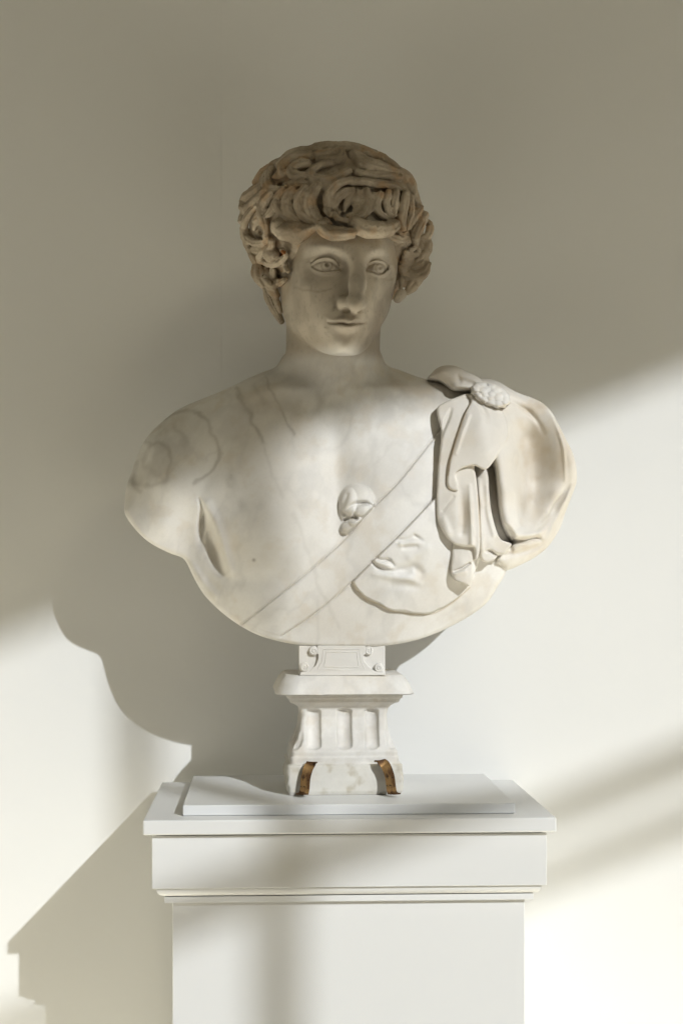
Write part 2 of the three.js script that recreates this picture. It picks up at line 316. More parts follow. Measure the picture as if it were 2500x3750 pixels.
// ------------------------------------------------------------------ marble colours
const marks = [];   // veins, stains, strap dirt, darker patches and dark lines over carved cuts copied from the photograph: {p: path, w, c, a}
function veinAndLine(f, pts, w, a, c = [0.36, 0.33, 0.29], rough = 7) { const p = smoothPath(pts.map(([x, y]) => spotOn(f, x, y)), 12); let lo = [1e9, 1e9], hi = [-1e9, -1e9]; for (const q of p) { lo = [Math.min(lo[0], q[0]), Math.min(lo[1], q[1])]; hi = [Math.max(hi[0], q[0]), Math.max(hi[1], q[1])]; } marks.push({ p, w: rough > 2 ? w * 1.5 : w, a: rough > 2 ? a * 0.72 : a, c, rough: rough > 2 ? rough * 1.6 : rough, lo, hi }); }
function stainAndPatch(f, x, y, rx, ry, a, c, seed = 0) { const p = spotOn(f, x, y); marks.push({ blob: p, rx, ry, a, c, seed, lo: [p[0] - 2 * rx, p[1] - 2 * ry], hi: [p[0] + 2 * rx, p[1] + 2 * ry] }); }
function applyMarks(k, x, y, z, front) {
  for (const m of marks) {
    const pad = m.p ? m.w * 3 + m.rough * 2 : 0;
    if (x < m.lo[0] - pad || x > m.hi[0] + pad || y < m.lo[1] - pad || y > m.hi[1] + pad) continue;
    let t;
    if (m.blob) {
      if (Math.abs(z - m.blob[2]) > 160) continue;
      const dx = (x - m.blob[0]) / m.rx, dy = (y - m.blob[1]) / m.ry, r = Math.sqrt(dx * dx + dy * dy) + (fbm(x * 0.02 + m.seed, y * 0.02, z * 0.02, 4) - 0.5) * 1.5;
      t = m.a * sstep(1.3, 0.0, r) * (0.55 + 0.9 * (fbm(x * 0.05, y * 0.05 + m.seed, 3, 3) - 0.2));
    } else {
      const X = x + (fbm(x * 0.03, y * 0.03, 5, 3) - 0.5) * 2 * m.rough, YY = y + (fbm(x * 0.03, y * 0.03, 9, 3) - 0.5) * 2 * m.rough;
      let best = 1e18, bz = 0;
      for (let s = 0; s < m.p.length - 1; s++) { const a = m.p[s], b = m.p[s + 1], dx = b[0] - a[0], dy = b[1] - a[1], u = clamp(((X - a[0]) * dx + (YY - a[1]) * dy) / (dx * dx + dy * dy + 1e-9), 0, 1), ex = X - a[0] - u * dx, ey = YY - a[1] - u * dy, d = ex * ex + ey * ey; if (d < best) { best = d; bz = a[2]; } }
      if (Math.abs(bz - z) > 120) continue;
      t = m.a * Math.exp(-best / (m.w * m.w)) * (0.55 + 0.9 * (fbm(x * 0.02, y * 0.02, z * 0.02, 2) - 0.1));
    }
    t = clamp(t, 0, 1); for (let i = 0; i < 3; i++) k[i] += (m.c[i] - k[i]) * t;
  }
  return k;
}
const mixc = (a, b, t) => [lerp(a[0], b[0], t), lerp(a[1], b[1], t), lerp(a[2], b[2], t)];
function marble(x, y, z) {
  const b = fbm(x * 0.004, y * 0.004, z * 0.004, 4), s = fbm(x * 0.016 + 40, y * 0.016, z * 0.016, 4), fine = noise(x * 0.21, y * 0.21, z * 0.21);
  let k = mixc([0.69, 0.66, 0.61], [0.78, 0.765, 0.735], sstep(0.3, 0.7, b));
  k = mixc(k, [0.60, 0.53, 0.43], 0.36 * sstep(0.5, 0.72, s)); k = mixc(k, [0.56, 0.545, 0.52], 0.45 * sstep(0.5, 0.7, fbm(x * 0.008 + 90, y * 0.006 + x * 0.003, z * 0.008, 4)));
  const r = Math.abs(fbm(x * 0.0055 + y * 0.0022, y * 0.0035 - x * 0.002, z * 0.004 + 7, 5) - 0.5); k = mixc(k, [0.52, 0.50, 0.47], 0.28 * Math.exp(-r * r * 900));
  const m = 0.975 + 0.05 * fine; return [k[0] * m, k[1] * m, k[2] * m];
}

// ------------------------------------------------------------------ the bust: torso
const loopAt = (pts, z, sub = 4) => segs(smoothLoop(pts.map(([x, y]) => spot(x, y, z).slice(0, 2)), sub));
const torsoLoop = loopAt([[1040, 1270], [1006, 1326], [957, 1349], [899, 1374], [842, 1403], [784, 1429], [727, 1451], [672, 1472], [631, 1495], [593, 1525], [555, 1561], [524, 1601], [497, 1651], [478, 1701], [463, 1758], [453, 1816], [452, 1856], [463, 1890], [486, 1923], [517, 1957], [555, 1988], [601, 2014], [639, 2031], [672, 2042], [688, 2060], [704, 2094], [733, 2146], [767, 2190], [825, 2243], [882, 2284], [945, 2318], [1008, 2338], [1089, 2354], [1180, 2360], [1300, 2361], [1406, 2358], [1521, 2338], [1624, 2300], [1715, 2251], [1776, 2203], [1812, 2148], [1845, 2088], [1858, 2030], [1856, 1900], [1848, 1760], [1836, 1620], [1800, 1500], [1730, 1420], [1640, 1400], [1567, 1386], [1521, 1370], [1467, 1345], [1412, 1322], [1388, 1270], [1300, 1230], [1130, 1230]], 30, 3);
const torsoFront = splineAt([
  [1215, 1330, 70], [1100, 1345, 55], [1340, 1340, 55],
  [1205, 1428, 138], [1110, 1425, 150], [1300, 1428, 150], [1000, 1420, 118], [1420, 1420, 118], [900, 1470, 128], [780, 1490, 92], [660, 1540, 78], [1560, 1430, 130], [1660, 1480, 130],
  [600, 1640, 118], [520, 1720, 88], [620, 1780, 152], [520, 1850, 92], [600, 1930, 128], [680, 1900, 132], [690, 1990, 112], [720, 1700, 150], [790, 1620, 165],
  [900, 1620, 198], [1050, 1550, 206], [1230, 1530, 190], [1400, 1560, 206], [1550, 1600, 196],
  [830, 1780, 216], [950, 1760, 252], [1100, 1750, 258], [1240, 1760, 236], [1380, 1760, 256], [1540, 1780, 248], [1700, 1780, 210],
  [820, 1920, 222], [900, 1950, 266], [1050, 1960, 282], [1240, 1960, 254], [1430, 1960, 272], [1600, 1950, 250], [1750, 1950, 200],
  [840, 2060, 216], [940, 2090, 256], [1100, 2110, 264], [1250, 2120, 250], [1420, 2110, 256], [1620, 2100, 226], [1770, 2090, 172],
  [760, 2130, 150], [860, 2200, 206], [1000, 2240, 220], [1250, 2260, 222], [1500, 2240, 210], [1680, 2200, 172], [930, 2300, 176], [1100, 2340, 188], [1250, 2355, 192], [1450, 2340, 184], [1640, 2280, 148], [700, 2080, 116]]);
const tOn = (x, y) => spotOn(torsoFront, x, y);
// edge softness of the torso outline: shoulders round, lower rim and arm stump crisp
const edgePts = [[1000, 1340, 105], [800, 1440, 112], [620, 1520, 120], [500, 1700, 110], [456, 1820, 60], [470, 1900, 22], [560, 1985, 16], [660, 2035, 20], [710, 2100, 34], [800, 2220, 20], [1000, 2335, 14], [1250, 2360, 12], [1500, 2345, 14], [1720, 2250, 18], [1830, 2110, 26], [1900, 1900, 60], [1850, 1500, 90], [1600, 1400, 90], [1450, 1340, 100], [1200, 1300, 120]];
const softness = (x, y) => { let s = 0, w = 0; for (const [a, b, r] of edgePts) { const q = 1 / Math.pow((x - a) ** 2 + (y - b) ** 2 + 400, 1.6); s += q * r; w += q; } return s / w; };

// ------------------------------------------------------------------ the bust: face
const faceLoop = loopAt([[1030, 900], [1012, 980], [1018, 1056], [1030, 1130], [1048, 1195], [1090, 1245], [1150, 1283], [1205, 1309], [1256, 1322], [1302, 1313], [1342, 1285], [1370, 1250], [1391, 1216], [1416, 1153], [1440, 1067], [1455, 990], [1462, 930], [1455, 850], [1400, 720], [1250, 660], [1090, 730]], 220, 4);
const facePts = [
  [1300, 780, 360], [1180, 800, 340], [1400, 800, 330], [1300, 870, 384], [1190, 870, 372], [1400, 880, 362], [1110, 880, 312], [1450, 890, 300],
  [1312, 930, 392], [1312, 965, 384], [1310, 1010, 380], [1180, 915, 374], [1235, 930, 380], [1110, 925, 312], [1060, 930, 236], [1385, 925, 368], [1430, 930, 322],
  [1200, 975, 336], [1250, 975, 344], [1150, 975, 330], [1395, 980, 334], [1345, 980, 346], [1428, 975, 306], [1090, 985, 290],
  [1200, 1025, 352], [1140, 1040, 346], [1250, 1040, 362], [1090, 1050, 300], [1050, 1060, 236], [1385, 1030, 348], [1345, 1040, 362], [1425, 1040, 304],
  [1300, 1090, 384], [1230, 1090, 372], [1170, 1100, 360], [1110, 1110, 316], [1060, 1120, 250], [1360, 1090, 362], [1405, 1100, 312],
  [1290, 1152, 404], [1235, 1150, 388], [1180, 1160, 364], [1120, 1170, 318], [1340, 1150, 384], [1385, 1160, 330], [1270, 1185, 400], [1205, 1184, 372], [1332, 1184, 374], [1070, 1180, 268],
  [1270, 1228, 380], [1200, 1232, 360], [1335, 1230, 356], [1140, 1225, 326], [1262, 1270, 392], [1210, 1268, 370], [1315, 1266, 368], [1375, 1215, 312], [1258, 1308, 378], [1100, 1225, 290]];
const faceFront = splineAt(facePts);
const fOn = (x, y) => spotOn(faceFront, x, y);

const bustBase = [0, Y(-282), 0.02];
const bust = thing('marble_bust', 'white marble bust of a curly haired youth with a cloak on one shoulder', 'bust', bustBase);

{
  const L = new Lattice(440, 1960, 820, 2372, -150, 500, 3.6);
  const { nx, ny, nz, x0, y0, z0, c, f } = L;
  // ---- torso sheets
  const tf = L.sheet((x, y) => y > 1180 ? torsoFront(x, y) : -200);
  const td = L.sheet((x, y) => y > 1200 ? inside(torsoLoop, x, y) : -400);
  const tr = L.sheet((x, y) => y > 1200 ? softness(x, y) : 50);
  const cut = (list, p) => L.line(tf, list.map(([x, y, w, h]) => { const q = tOn(x, y); return [q[0], q[1], w, h]; }), p);
  // collar bones, notch, breast bone
  cut([[1180, 1425, 24, 2], [1100, 1418, 26, 16], [1000, 1420, 28, 16], [900, 1440, 30, 4]]);
  cut([[1262, 1425, 24, 2], [1340, 1418, 26, 16], [1440, 1414, 28, 14], [1540, 1420, 30, 3]]);
  cut([[1215, 1446, 40, -10], [1225, 1500, 44, -14], [1235, 1640, 46, -15], [1240, 1800, 46, -15], [1245, 1950, 46, -9]]);
  // arm pit and breast edge
  cut([[729, 1826, 6, -6], [741, 1868, 9, -28], [738, 1915, 13, -34], [735, 1965, 15, -18], [738, 2005, 16, -5]]);
  cut([[752, 1890, 16, -14], [768, 1950, 26, -34], [786, 2020, 30, -38], [806, 2072, 26, -26], [828, 2106, 20, -6]]);
  cut([[760, 1850, 20, 10], [790, 1930, 24, 22], [815, 2010, 22, 26], [838, 2080, 22, 14], [870, 2120, 24, 2]]);
  cut([[830, 2112, 28, -4], [930, 2128, 34, -6], [1060, 2110, 34, -5], [1180, 2060, 34, -3]]);
  cut([[700, 2070, 14, 5], [735, 2120, 16, 9], [790, 2180, 16, 6]]);
  cut([[735, 1800, 26, -6], [790, 1700, 36, -12], [850, 1600, 36, -8], [880, 1500, 36, -4]]);
  // cloak strap across the breast: two cut lines, the strap stands a little proud
  const lineA = [[1620, 1562], [1471, 1750], [1414, 1811], [1371, 1854], [1268, 1968], [1200, 2032], [1100, 2118], [1000, 2196], [884, 2287]];
  const lineB = [[1592, 1822], [1464, 1957], [1361, 2057], [1289, 2129], [1200, 2208], [1120, 2270], [1029, 2330]];
  const strap = segs([...lineA.map(([x, y]) => tOn(x, y)), ...lineB.slice().reverse().map(([x, y]) => tOn(x, y))]);
  // pelt below the strap with a scalloped edge
  const pelt = segs([...lineB.slice(0, 4).map(([x, y]) => tOn(x, y)), [1307, 2157], [1332, 2182], [1361, 2199], [1389, 2210], [1414, 2227], [1439, 2236], [1479, 2236], [1511, 2245], [1554, 2248], [1582, 2243], [1604, 2230], [1625, 2223], [1650, 2207], [1679, 2186], [1718, 2150], [1800, 1900]].map((q, i) => i < 4 ? q : tOn(q[0], q[1])).reverse());
  for (let j = 0; j < ny; j++) for (let i = 0; i < nx; i++) {
    const x = x0 + i * c, y = y0 + j * c; if (x < 860 || y < 1540 || x > 1850) continue;
    const q = j * nx + i;
    const a = inside(strap, x, y); if (a > -12) tf[q] += 2.5 * sstep(-2, 3, a);
    const b = inside(pelt, x, y); if (b > -12) tf[q] += 20 * sstep(-2, 3, b) * sstep(1278, 1300, x) ;
  }
  for (const l of [lineA, lineB]) cut(l.map(([x, y]) => [x, y, 3.4, -7]));
  // side of the strap line: above it the paw stands out, below it the strap lies flat
  const above = (x, y) => { const a = tOn(1371, 1854), b = tOn(1200, 2032); const n = [b[1] - a[1], -(b[0] - a[0])], l = Math.hypot(...n); return sstep(-6, 6, ((x - a[0]) * n[0] + (y - a[1]) * n[1]) / l * Math.sign(n[0]) * -1); };
  const up = (x, y, rx, ry, h, t = 0, k = above) => { const q = tOn(x, y); L.dome(tf, q[0], q[1], rx, ry, h, t, k); };
  up(1306, 1834, 64, 60, 34, 0.3); up(1272, 1850, 30, 62, 22, 0.15); up(1290, 1926, 46, 28, 36, -0.35); up(1330, 1885, 60, 34, 22, -0.6);
  cut([[1368, 1856, 4, -8], [1343, 1845, 6, -20], [1316, 1844, 7, -20], [1290, 1851, 7, -16], [1270, 1866, 6, -6]]);
  cut([[1262, 1905, 5, -16], [1285, 1900, 6, -18], [1304, 1898, 6, -14]]); cut([[1298, 1884, 5, -14], [1304, 1900, 6, -18]]);
  cut([[1258, 1850, 8, -6], [1270, 1815, 7, -8]]);
  // folds of the pelt
  cut([[1380, 2045, 5, -10], [1400, 2053, 6, -16], [1422, 2052, 6, -16], [1438, 2068, 6, -8]]);
  cut([[1362, 2060, 5, -12], [1386, 2079, 6, -14], [1421, 2091, 7, -9], [1450, 2094, 8, -2]]);
  cut([[1378, 2056, 9, 6], [1405, 2066, 11, 12], [1436, 2080, 9, 4]]);
  cut([[1371, 2103, 12, 4], [1450, 2114, 14, 11], [1496, 2121, 14, 11], [1534, 2136, 12, 3]]);
  cut([[1440, 2086, 14, -5], [1480, 2086, 16, -13], [1510, 2076, 14, -11], [1538, 2094, 14, -8]]);
  cut([[1440, 2145, 14, -3], [1490, 2142, 16, -8], [1540, 2150, 14, -2]]);
  cut([[1454, 1976, 7, -7], [1485, 1979, 8, -8], [1510, 1968, 7, -4]]); cut([[1516, 1962, 6, -10], [1530, 1972, 7, -8], [1546, 1980, 6, -2]]);
  cut([[1468, 1992, 10, 9], [1505, 1989, 10, 9], [1540, 1992, 10, 3]]); cut([[1480, 2004, 10, -7], [1520, 2000, 10, -6]]);
  cut([[1500, 2040, 16, 5], [1560, 2010, 16, 4]]);
  const tg = L.steep(tf);
  // ---- face sheets
  const ff = L.sheet((x, y) => y < 1345 && x > 980 && x < 1500 ? faceFront(x, y) : -300);
  const fd = L.sheet((x, y) => y < 1360 && x > 960 && x < 1520 ? inside(faceLoop, x, y) : -400);
  const fcut = (list, p) => L.line(ff, list.map(([x, y, w, h]) => { const q = fOn(x, y); return [q[0], q[1], w, h]; }), p);
  const fup = (x, y, rx, ry, h, t = 0) => { const q = fOn(x, y); L.dome(ff, q[0], q[1], rx, ry, h, t, null, 1.3); };
  // brows
  fcut([[1092, 926, 16, 3], [1140, 906, 17, 9], [1195, 904, 17, 9], [1245, 922, 16, 8], [1282, 950, 14, 6]]);
  fcut([[1338, 948, 14, 6], [1362, 926, 16, 8], [1400, 916, 17, 9], [1440, 928, 16, 4]]);
  fcut([[1120, 950, 12, -3], [1165, 934, 11, -5], [1210, 932, 11, -6], [1248, 952, 13, -8], [1262, 985, 15, -6]]);
  fcut([[1352, 975, 12, -7], [1362, 950, 11, -6], [1395, 941, 10, -5], [1432, 950, 10, -2]]);
  // eyes: ball, lids, cut lines, iris and pupil
  const eye = (ball, lid, edge, low, iris) => {
    fup(...ball);
    fcut(lid.map(([x, y], i) => [x, y, 7, i && i < lid.length - 1 ? 9 : 3]));
    fcut(low.map(([x, y], i) => [x, y + 5, 6, i && i < low.length - 1 ? 6 : 2]));
    return [lid, edge, low, iris];
  };
  const eyes = [
    eye([1197, 975, 60, 36, 19], [[1140, 966], [1160, 953], [1186, 946], [1208, 948], [1228, 958], [1243, 980]], [[1143, 972], [1166, 962], [1193, 958], [1218, 965], [1246, 987]], [[1145, 975], [1159, 988], [1187, 996], [1214, 993], [1246, 987]], [1199, 975, 20]),
    eye([1390, 980, 54, 36, 17], [[1344, 974], [1358, 961], [1384, 954], [1410, 957], [1424, 968]], [[1336, 990], [1354, 972], [1379, 965], [1404, 967], [1421, 976]], [[1338, 991], [1355, 994], [1376, 1000], [1393, 1002], [1410, 994], [1421, 977]], [1393, 982, 18])];
  for (const [lid, edge, low, [ix, iy, ir]] of eyes) {
    fcut(lid.map(([x, y]) => [x, y - 6, 3.6, -7])); fcut(edge.map(([x, y], i) => [x, y, 4, i ? -8 : -3])); fcut(low.map(([x, y]) => [x, y, 3.8, -7]));
    const ring = []; for (let k = 0; k <= 16; k++) { const a = k / 16 * Math.PI * 2; ring.push([ix + ir * Math.cos(a), iy + Math.max(-11, ir * 0.95 * Math.sin(a)), 2.8, Math.sin(a) < -0.45 ? 0 : -4.5]); }
    fcut(ring); fcut([[ix - 3, iy - 2, 5, -9], [ix + 3, iy - 3, 5, -9]]);
  }
  // mouth
  fcut([[1212, 1177, 8, 2], [1240, 1172, 10, 7], [1268, 1171, 11, 9], [1284, 1174, 10, 7], [1300, 1171, 10, 9], [1326, 1177, 8, 2]]);
  fcut([[1222, 1191, 9, 3], [1248, 1198, 13, 10], [1276, 1202, 14, 13], [1303, 1198, 13, 10], [1322, 1190, 9, 3]]);
  fcut([[1203, 1180, 4, -9], [1225, 1183, 3.8, -11], [1250, 1182, 3.8, -12], [1274, 1188, 3.8, -13], [1300, 1184, 3.8, -12], [1334, 1181, 4, -7]]);
  fcut([[1240, 1221, 15, -3], [1275, 1227, 17, -6], [1308, 1219, 14, -3]]);
  fcut([[1290, 1145, 8, -9], [1288, 1165, 8, -4]]); fcut([[1196, 1176, 8, -4], [1198, 1192, 9, -5]]); fcut([[1340, 1176, 7, -4], [1340, 1190, 8, -4]]);
  fcut([[1228, 1118, 12, -6], [1208, 1150, 13, -5]]); fcut([[1340, 1120, 10, -6], [1350, 1150, 11, -4]]);
  const fg = L.steep(ff);
  // ---- fill
  const nA = [1214, 1430, -32], nB = [1224, 1120, 96];
  for (let j = 0; j < ny; j++) for (let i = 0; i < nx; i++) {
    const q = j * nx + i, x = x0 + i * c, y = y0 + j * c, o = q * nz;
    const d = td[q], R = tr[q], front = tf[q], g = tg[q], low = sstep(1900, 2250, y), back = lerp(-130, front - 150, low), Rb = lerp(Math.min(R, 80), 14, low);
    const dF = fd[q], frontF = ff[q], gF = fg[q], RF = 105;
    const tn = clamp((1430 - y) / 310, -0.2, 1.2), ncx = lerp(nA[0], nB[0], tn), ncz = lerp(nA[2], nB[2], tn), nw = lerp(178, 170, sstep(-0.2, 0.6, tn));
    for (let k = 0; k < nz; k++) {
      const z = z0 + k * c;
      let v = 1e3;
      if (d > -60) {
        const a0 = (z - front) * g + R, a1 = R - d, a = Math.min(Math.max(a0, a1), 0) + Math.hypot(Math.max(a0, 0), Math.max(a1, 0)) - R;
        const b0 = back - z + Rb, b1 = Rb - d, b = Math.min(Math.max(b0, b1), 0) + Math.hypot(Math.max(b0, 0), Math.max(b1, 0)) - Rb;
        v = Math.max(a, b);
      } else v = -d;
      if (y < 1520) {
        const e = (Math.hypot((x - ncx) / nw, (z - ncz) / 166) - 1) * 165, en = Math.max(e, y - 1480, 860 - y);
        v = smin(v, en, 60);
      }
      if (dF > -60) {
        let dJ = dF; if (z < 250 && y > 1130) { const jy = Math.min(ny - 1.001, j + (250 - z) * 0.21 * sstep(1130, 1230, y) / c), j0 = jy | 0; dJ = lerp(fd[j0 * nx + i], fd[(j0 + 1) * nx + i], jy - j0); }   // the jaw climbs towards the ear
        const a0 = (z - frontF) * gF + RF, a1 = RF - dJ, a = Math.min(Math.max(a0, a1), 0) + Math.hypot(Math.max(a0, 0), Math.max(a1, 0)) - RF;
        const under = (y - 1352 + (300 - z) * 0.3) * 0.95;      // the jaw's underside climbs towards the throat
        v = smin(v, -smin(-Math.max(a, 10 - z), -under, 18), 9);
      }
      f[o + k] = v;
    }
  }
  // ---- nose, nostril wings, ear lobe (solid pieces joined softly)
  const P3 = (x, y, z) => spot(x, y, z);
  const join = (a, b, ra, rb, k, sx = 1) => { const m = Math.max(ra, rb) * Math.max(1, sx) + k + 8; L.each([Math.min(a[0], b[0]) - m, Math.min(a[1], b[1]) - m, Math.min(a[2], b[2]) - m], [Math.max(a[0], b[0]) + m, Math.max(a[1], b[1]) + m, Math.max(a[2], b[2]) + m], (x, y, z, old) => { const dx = (b[0] - a[0]), dy = b[1] - a[1], dz = b[2] - a[2], t = clamp(((x - a[0]) * dx + (y - a[1]) * dy + (z - a[2]) * dz) / (dx * dx + dy * dy + dz * dz + 1e-9), 0, 1); return smin(old, Math.hypot((x - a[0] - t * dx) / sx, y - a[1] - t * dy, z - a[2] - t * dz) - (ra + (rb - ra) * t), k); }); };
  const dig = (a, rx, ry, rz, k) => L.each([a[0] - rx - 9, a[1] - ry - 9, a[2] - rz - 9], [a[0] + rx + 9, a[1] + ry + 9, a[2] + rz + 9], (x, y, z, old) => -smin(-old, (Math.hypot((x - a[0]) / rx, (y - a[1]) / ry, (z - a[2]) / rz) - 1) * Math.min(rx, ry, rz), k));
  join(P3(1311, 940, 374), P3(1309, 1040, 404), 24, 27, 26);
  join(P3(1309, 1040, 404), P3(1303, 1105, 438), 26, 28, 22);
  join(P3(1302, 1106, 436), P3(1300, 1113, 447), 29, 27, 10);
  join(P3(1255, 1106, 388), P3(1280, 1110, 410), 23, 23, 11); join(P3(1324, 1108, 390), P3(1310, 1111, 410), 21, 22, 11);
  join(P3(1299, 1130, 424), P3(1295, 1136, 402), 11, 13, 10);
  dig(P3(1266, 1136, 404), 15, 9, 16, 5); dig(P3(1322, 1137, 404), 11, 8, 14, 5);
  dig(P3(1226, 1094, 392), 5, 16, 14, 12);
  join(P3(1468, 1078, 150), P3(1455, 1094, 170), 20, 16, 8);

  // ---- stone colours
  const grey = [0.30, 0.27, 0.23], ochre = [0.52, 0.38, 0.22];
  veinAndLine(torsoFront, [[600, 1520], [650, 1508], [705, 1508], [750, 1530], [770, 1575], [795, 1625], [803, 1670], [785, 1710], [750, 1745], [715, 1772]], 5, 0.75);
  veinAndLine(torsoFront, [[528, 1610], [548, 1635], [530, 1665], [520, 1700], [545, 1715], [580, 1735]], 9, 0.55);
  veinAndLine(torsoFront, [[555, 1625], [595, 1625], [618, 1660], [622, 1705], [612, 1750], [570, 1775], [520, 1775], [490, 1765]], 6, 0.6);
  veinAndLine(torsoFront, [[488, 1690], [485, 1730], [492, 1775], [510, 1795]], 6, 0.6);
  veinAndLine(torsoFront, [[638, 1565], [665, 1595], [680, 1625]], 8, 0.5);
  veinAndLine(torsoFront, [[860, 1415], [885, 1470], [915, 1525], [940, 1570], [962, 1620]], 6, 0.75, grey);
  veinAndLine(torsoFront, [[930, 1410], [955, 1450], [968, 1480]], 7, 0.45); veinAndLine(torsoFront, [[975, 1380], [1005, 1450], [1040, 1530], [1080, 1588]], 4, 0.6, grey);
  veinAndLine(torsoFront, [[965, 1640], [1000, 1740], [1035, 1820]], 4, 0.3); veinAndLine(torsoFront, [[1075, 1880], [1120, 2010], [1160, 2120], [1240, 2300]], 5, 0.28); veinAndLine(torsoFront, [[1090, 2300], [1180, 2210], [1280, 2110]], 12, 0.2);
  veinAndLine(torsoFront, [[1080, 1500], [1140, 1520], [1180, 1480], [1170, 1450]], 12, 0.35); veinAndLine(torsoFront, [[1300, 1360], [1265, 1420], [1200, 1440], [1150, 1510]], 9, 0.4);
  veinAndLine(torsoFront, [[1400, 1330], [1430, 1380], [1480, 1440]], 12, 0.35); veinAndLine(torsoFront, [[1440, 1400], [1510, 1430], [1570, 1430]], 14, 0.25, ochre);
  stainAndPatch(torsoFront, 845, 1760, 26, 70, 0.6, [0.42, 0.40, 0.36], 3); stainAndPatch(torsoFront, 880, 1850, 40, 50, 0.45, [0.45, 0.43, 0.39], 8); stainAndPatch(torsoFront, 560, 1700, 90, 110, 0.45, [0.48, 0.45, 0.39], 2);  // darker patches on breast and arm
  stainAndPatch(torsoFront, 1000, 1480, 160, 70, 0.35, [0.46, 0.42, 0.35], 5); stainAndPatch(torsoFront, 620, 1540, 130, 60, 0.4, [0.5, 0.45, 0.37], 11); stainAndPatch(torsoFront, 1010, 2040, 150, 100, 0.35, [0.58, 0.54, 0.46], 13); stainAndPatch(torsoFront, 790, 2160, 60, 60, 0.45, [0.5, 0.46, 0.38], 14); stainAndPatch(torsoFront, 930, 2052, 8, 8, 1, grey, 1);  // darker patches at neck base, shoulder and lower chest, one small spot
  for (const l of [lineA, lineB]) veinAndLine(torsoFront, l, 2.4, 0.3, [0.40, 0.34, 0.26], 1.5);
  veinAndLine(torsoFront, [[1289, 2134], [1332, 2187], [1361, 2203], [1389, 2214], [1439, 2239], [1511, 2249], [1582, 2247], [1650, 2210], [1718, 2153]], 3, 0.6, [0.42, 0.33, 0.2], 1);  // dark brown line just below the scalloped edge
  stainAndPatch(faceFront, 1405, 1200, 30, 60, 0.3, [0.55, 0.36, 0.24], 32);
  for (const [x, y, rx, ry, q] of [[1070, 900, 40, 60, 51], [1180, 860, 110, 26, 52], [1330, 880, 120, 22, 53], [1450, 930, 26, 70, 54], [1040, 1040, 26, 60, 55]]) stainAndPatch(faceFront, x, y, rx, ry, 0.6, [0.36, 0.27, 0.17], q);
  veinAndLine(faceFront, [[1080, 1052], [1120, 1062], [1170, 1066], [1212, 1058]], 2.6, 0.6, [0.22, 0.18, 0.13], 5);
  for (const [lid, edge, low, [ix, iy, ir]] of eyes) { veinAndLine(faceFront, lid.map(([x, y]) => [x, y - 6]), 2.6, 0.3, [0.26, 0.2, 0.13], 1); veinAndLine(faceFront, edge, 2.6, 0.34, [0.22, 0.17, 0.11], 1); veinAndLine(faceFront, low, 2.6, 0.32, [0.22, 0.17, 0.11], 1); const r = []; for (let k = 0; k <= 12; k++) { const a = k / 12 * Math.PI * 2; r.push([ix + ir * Math.cos(a), iy + Math.max(-11, ir * 0.95 * Math.sin(a))]); } veinAndLine(faceFront, r, 2.4, 0.4, [0.26, 0.2, 0.13], 0.6); stainAndPatch(faceFront, ix - 1, iy - 2, 7, 7, 1, [0.12, 0.09, 0.06], 2); }  // dark colour reinforces the cut lid, iris and pupil lines
  veinAndLine(faceFront, [[1203, 1180], [1225, 1183], [1250, 1182], [1274, 1188], [1300, 1184], [1334, 1181]], 3, 0.6, [0.2, 0.15, 0.1], 0.6);  // dark colour along the cut between the lips
  const paint = (x, y, z) => {
    let k = marble(x, y, z);
    const neck = sstep(1345, 1290, y);           // the head is cut from another, browner block
    const b = fbm(x * 0.011, y * 0.011, z * 0.011 + 9, 4), head = mixc([0.37, 0.31, 0.235], [0.47, 0.41, 0.325], sstep(0.3, 0.7, b));
    const sp = noise(x * 0.13, y * 0.13, z * 0.13); const h2 = mixc(mixc(head, [0.30, 0.25, 0.19], 0.5 * sstep(0.5, 0.66, fbm(x * 0.032, y * 0.032, z * 0.032 + 50, 5))), [0.24, 0.2, 0.15], 0.6 * sstep(0.74, 0.92, sp));
    k = mixc(k, h2, neck * 0.85);
    return applyMarks(k, x, y, z);
  };
  const body = mesh('body', toGeometry(L.surface(), bustBase, paint), stoneMat, bust);
  body.userData.label = 'head, neck and bare chest in grey veined white marble';
  marks.length = 0;
}

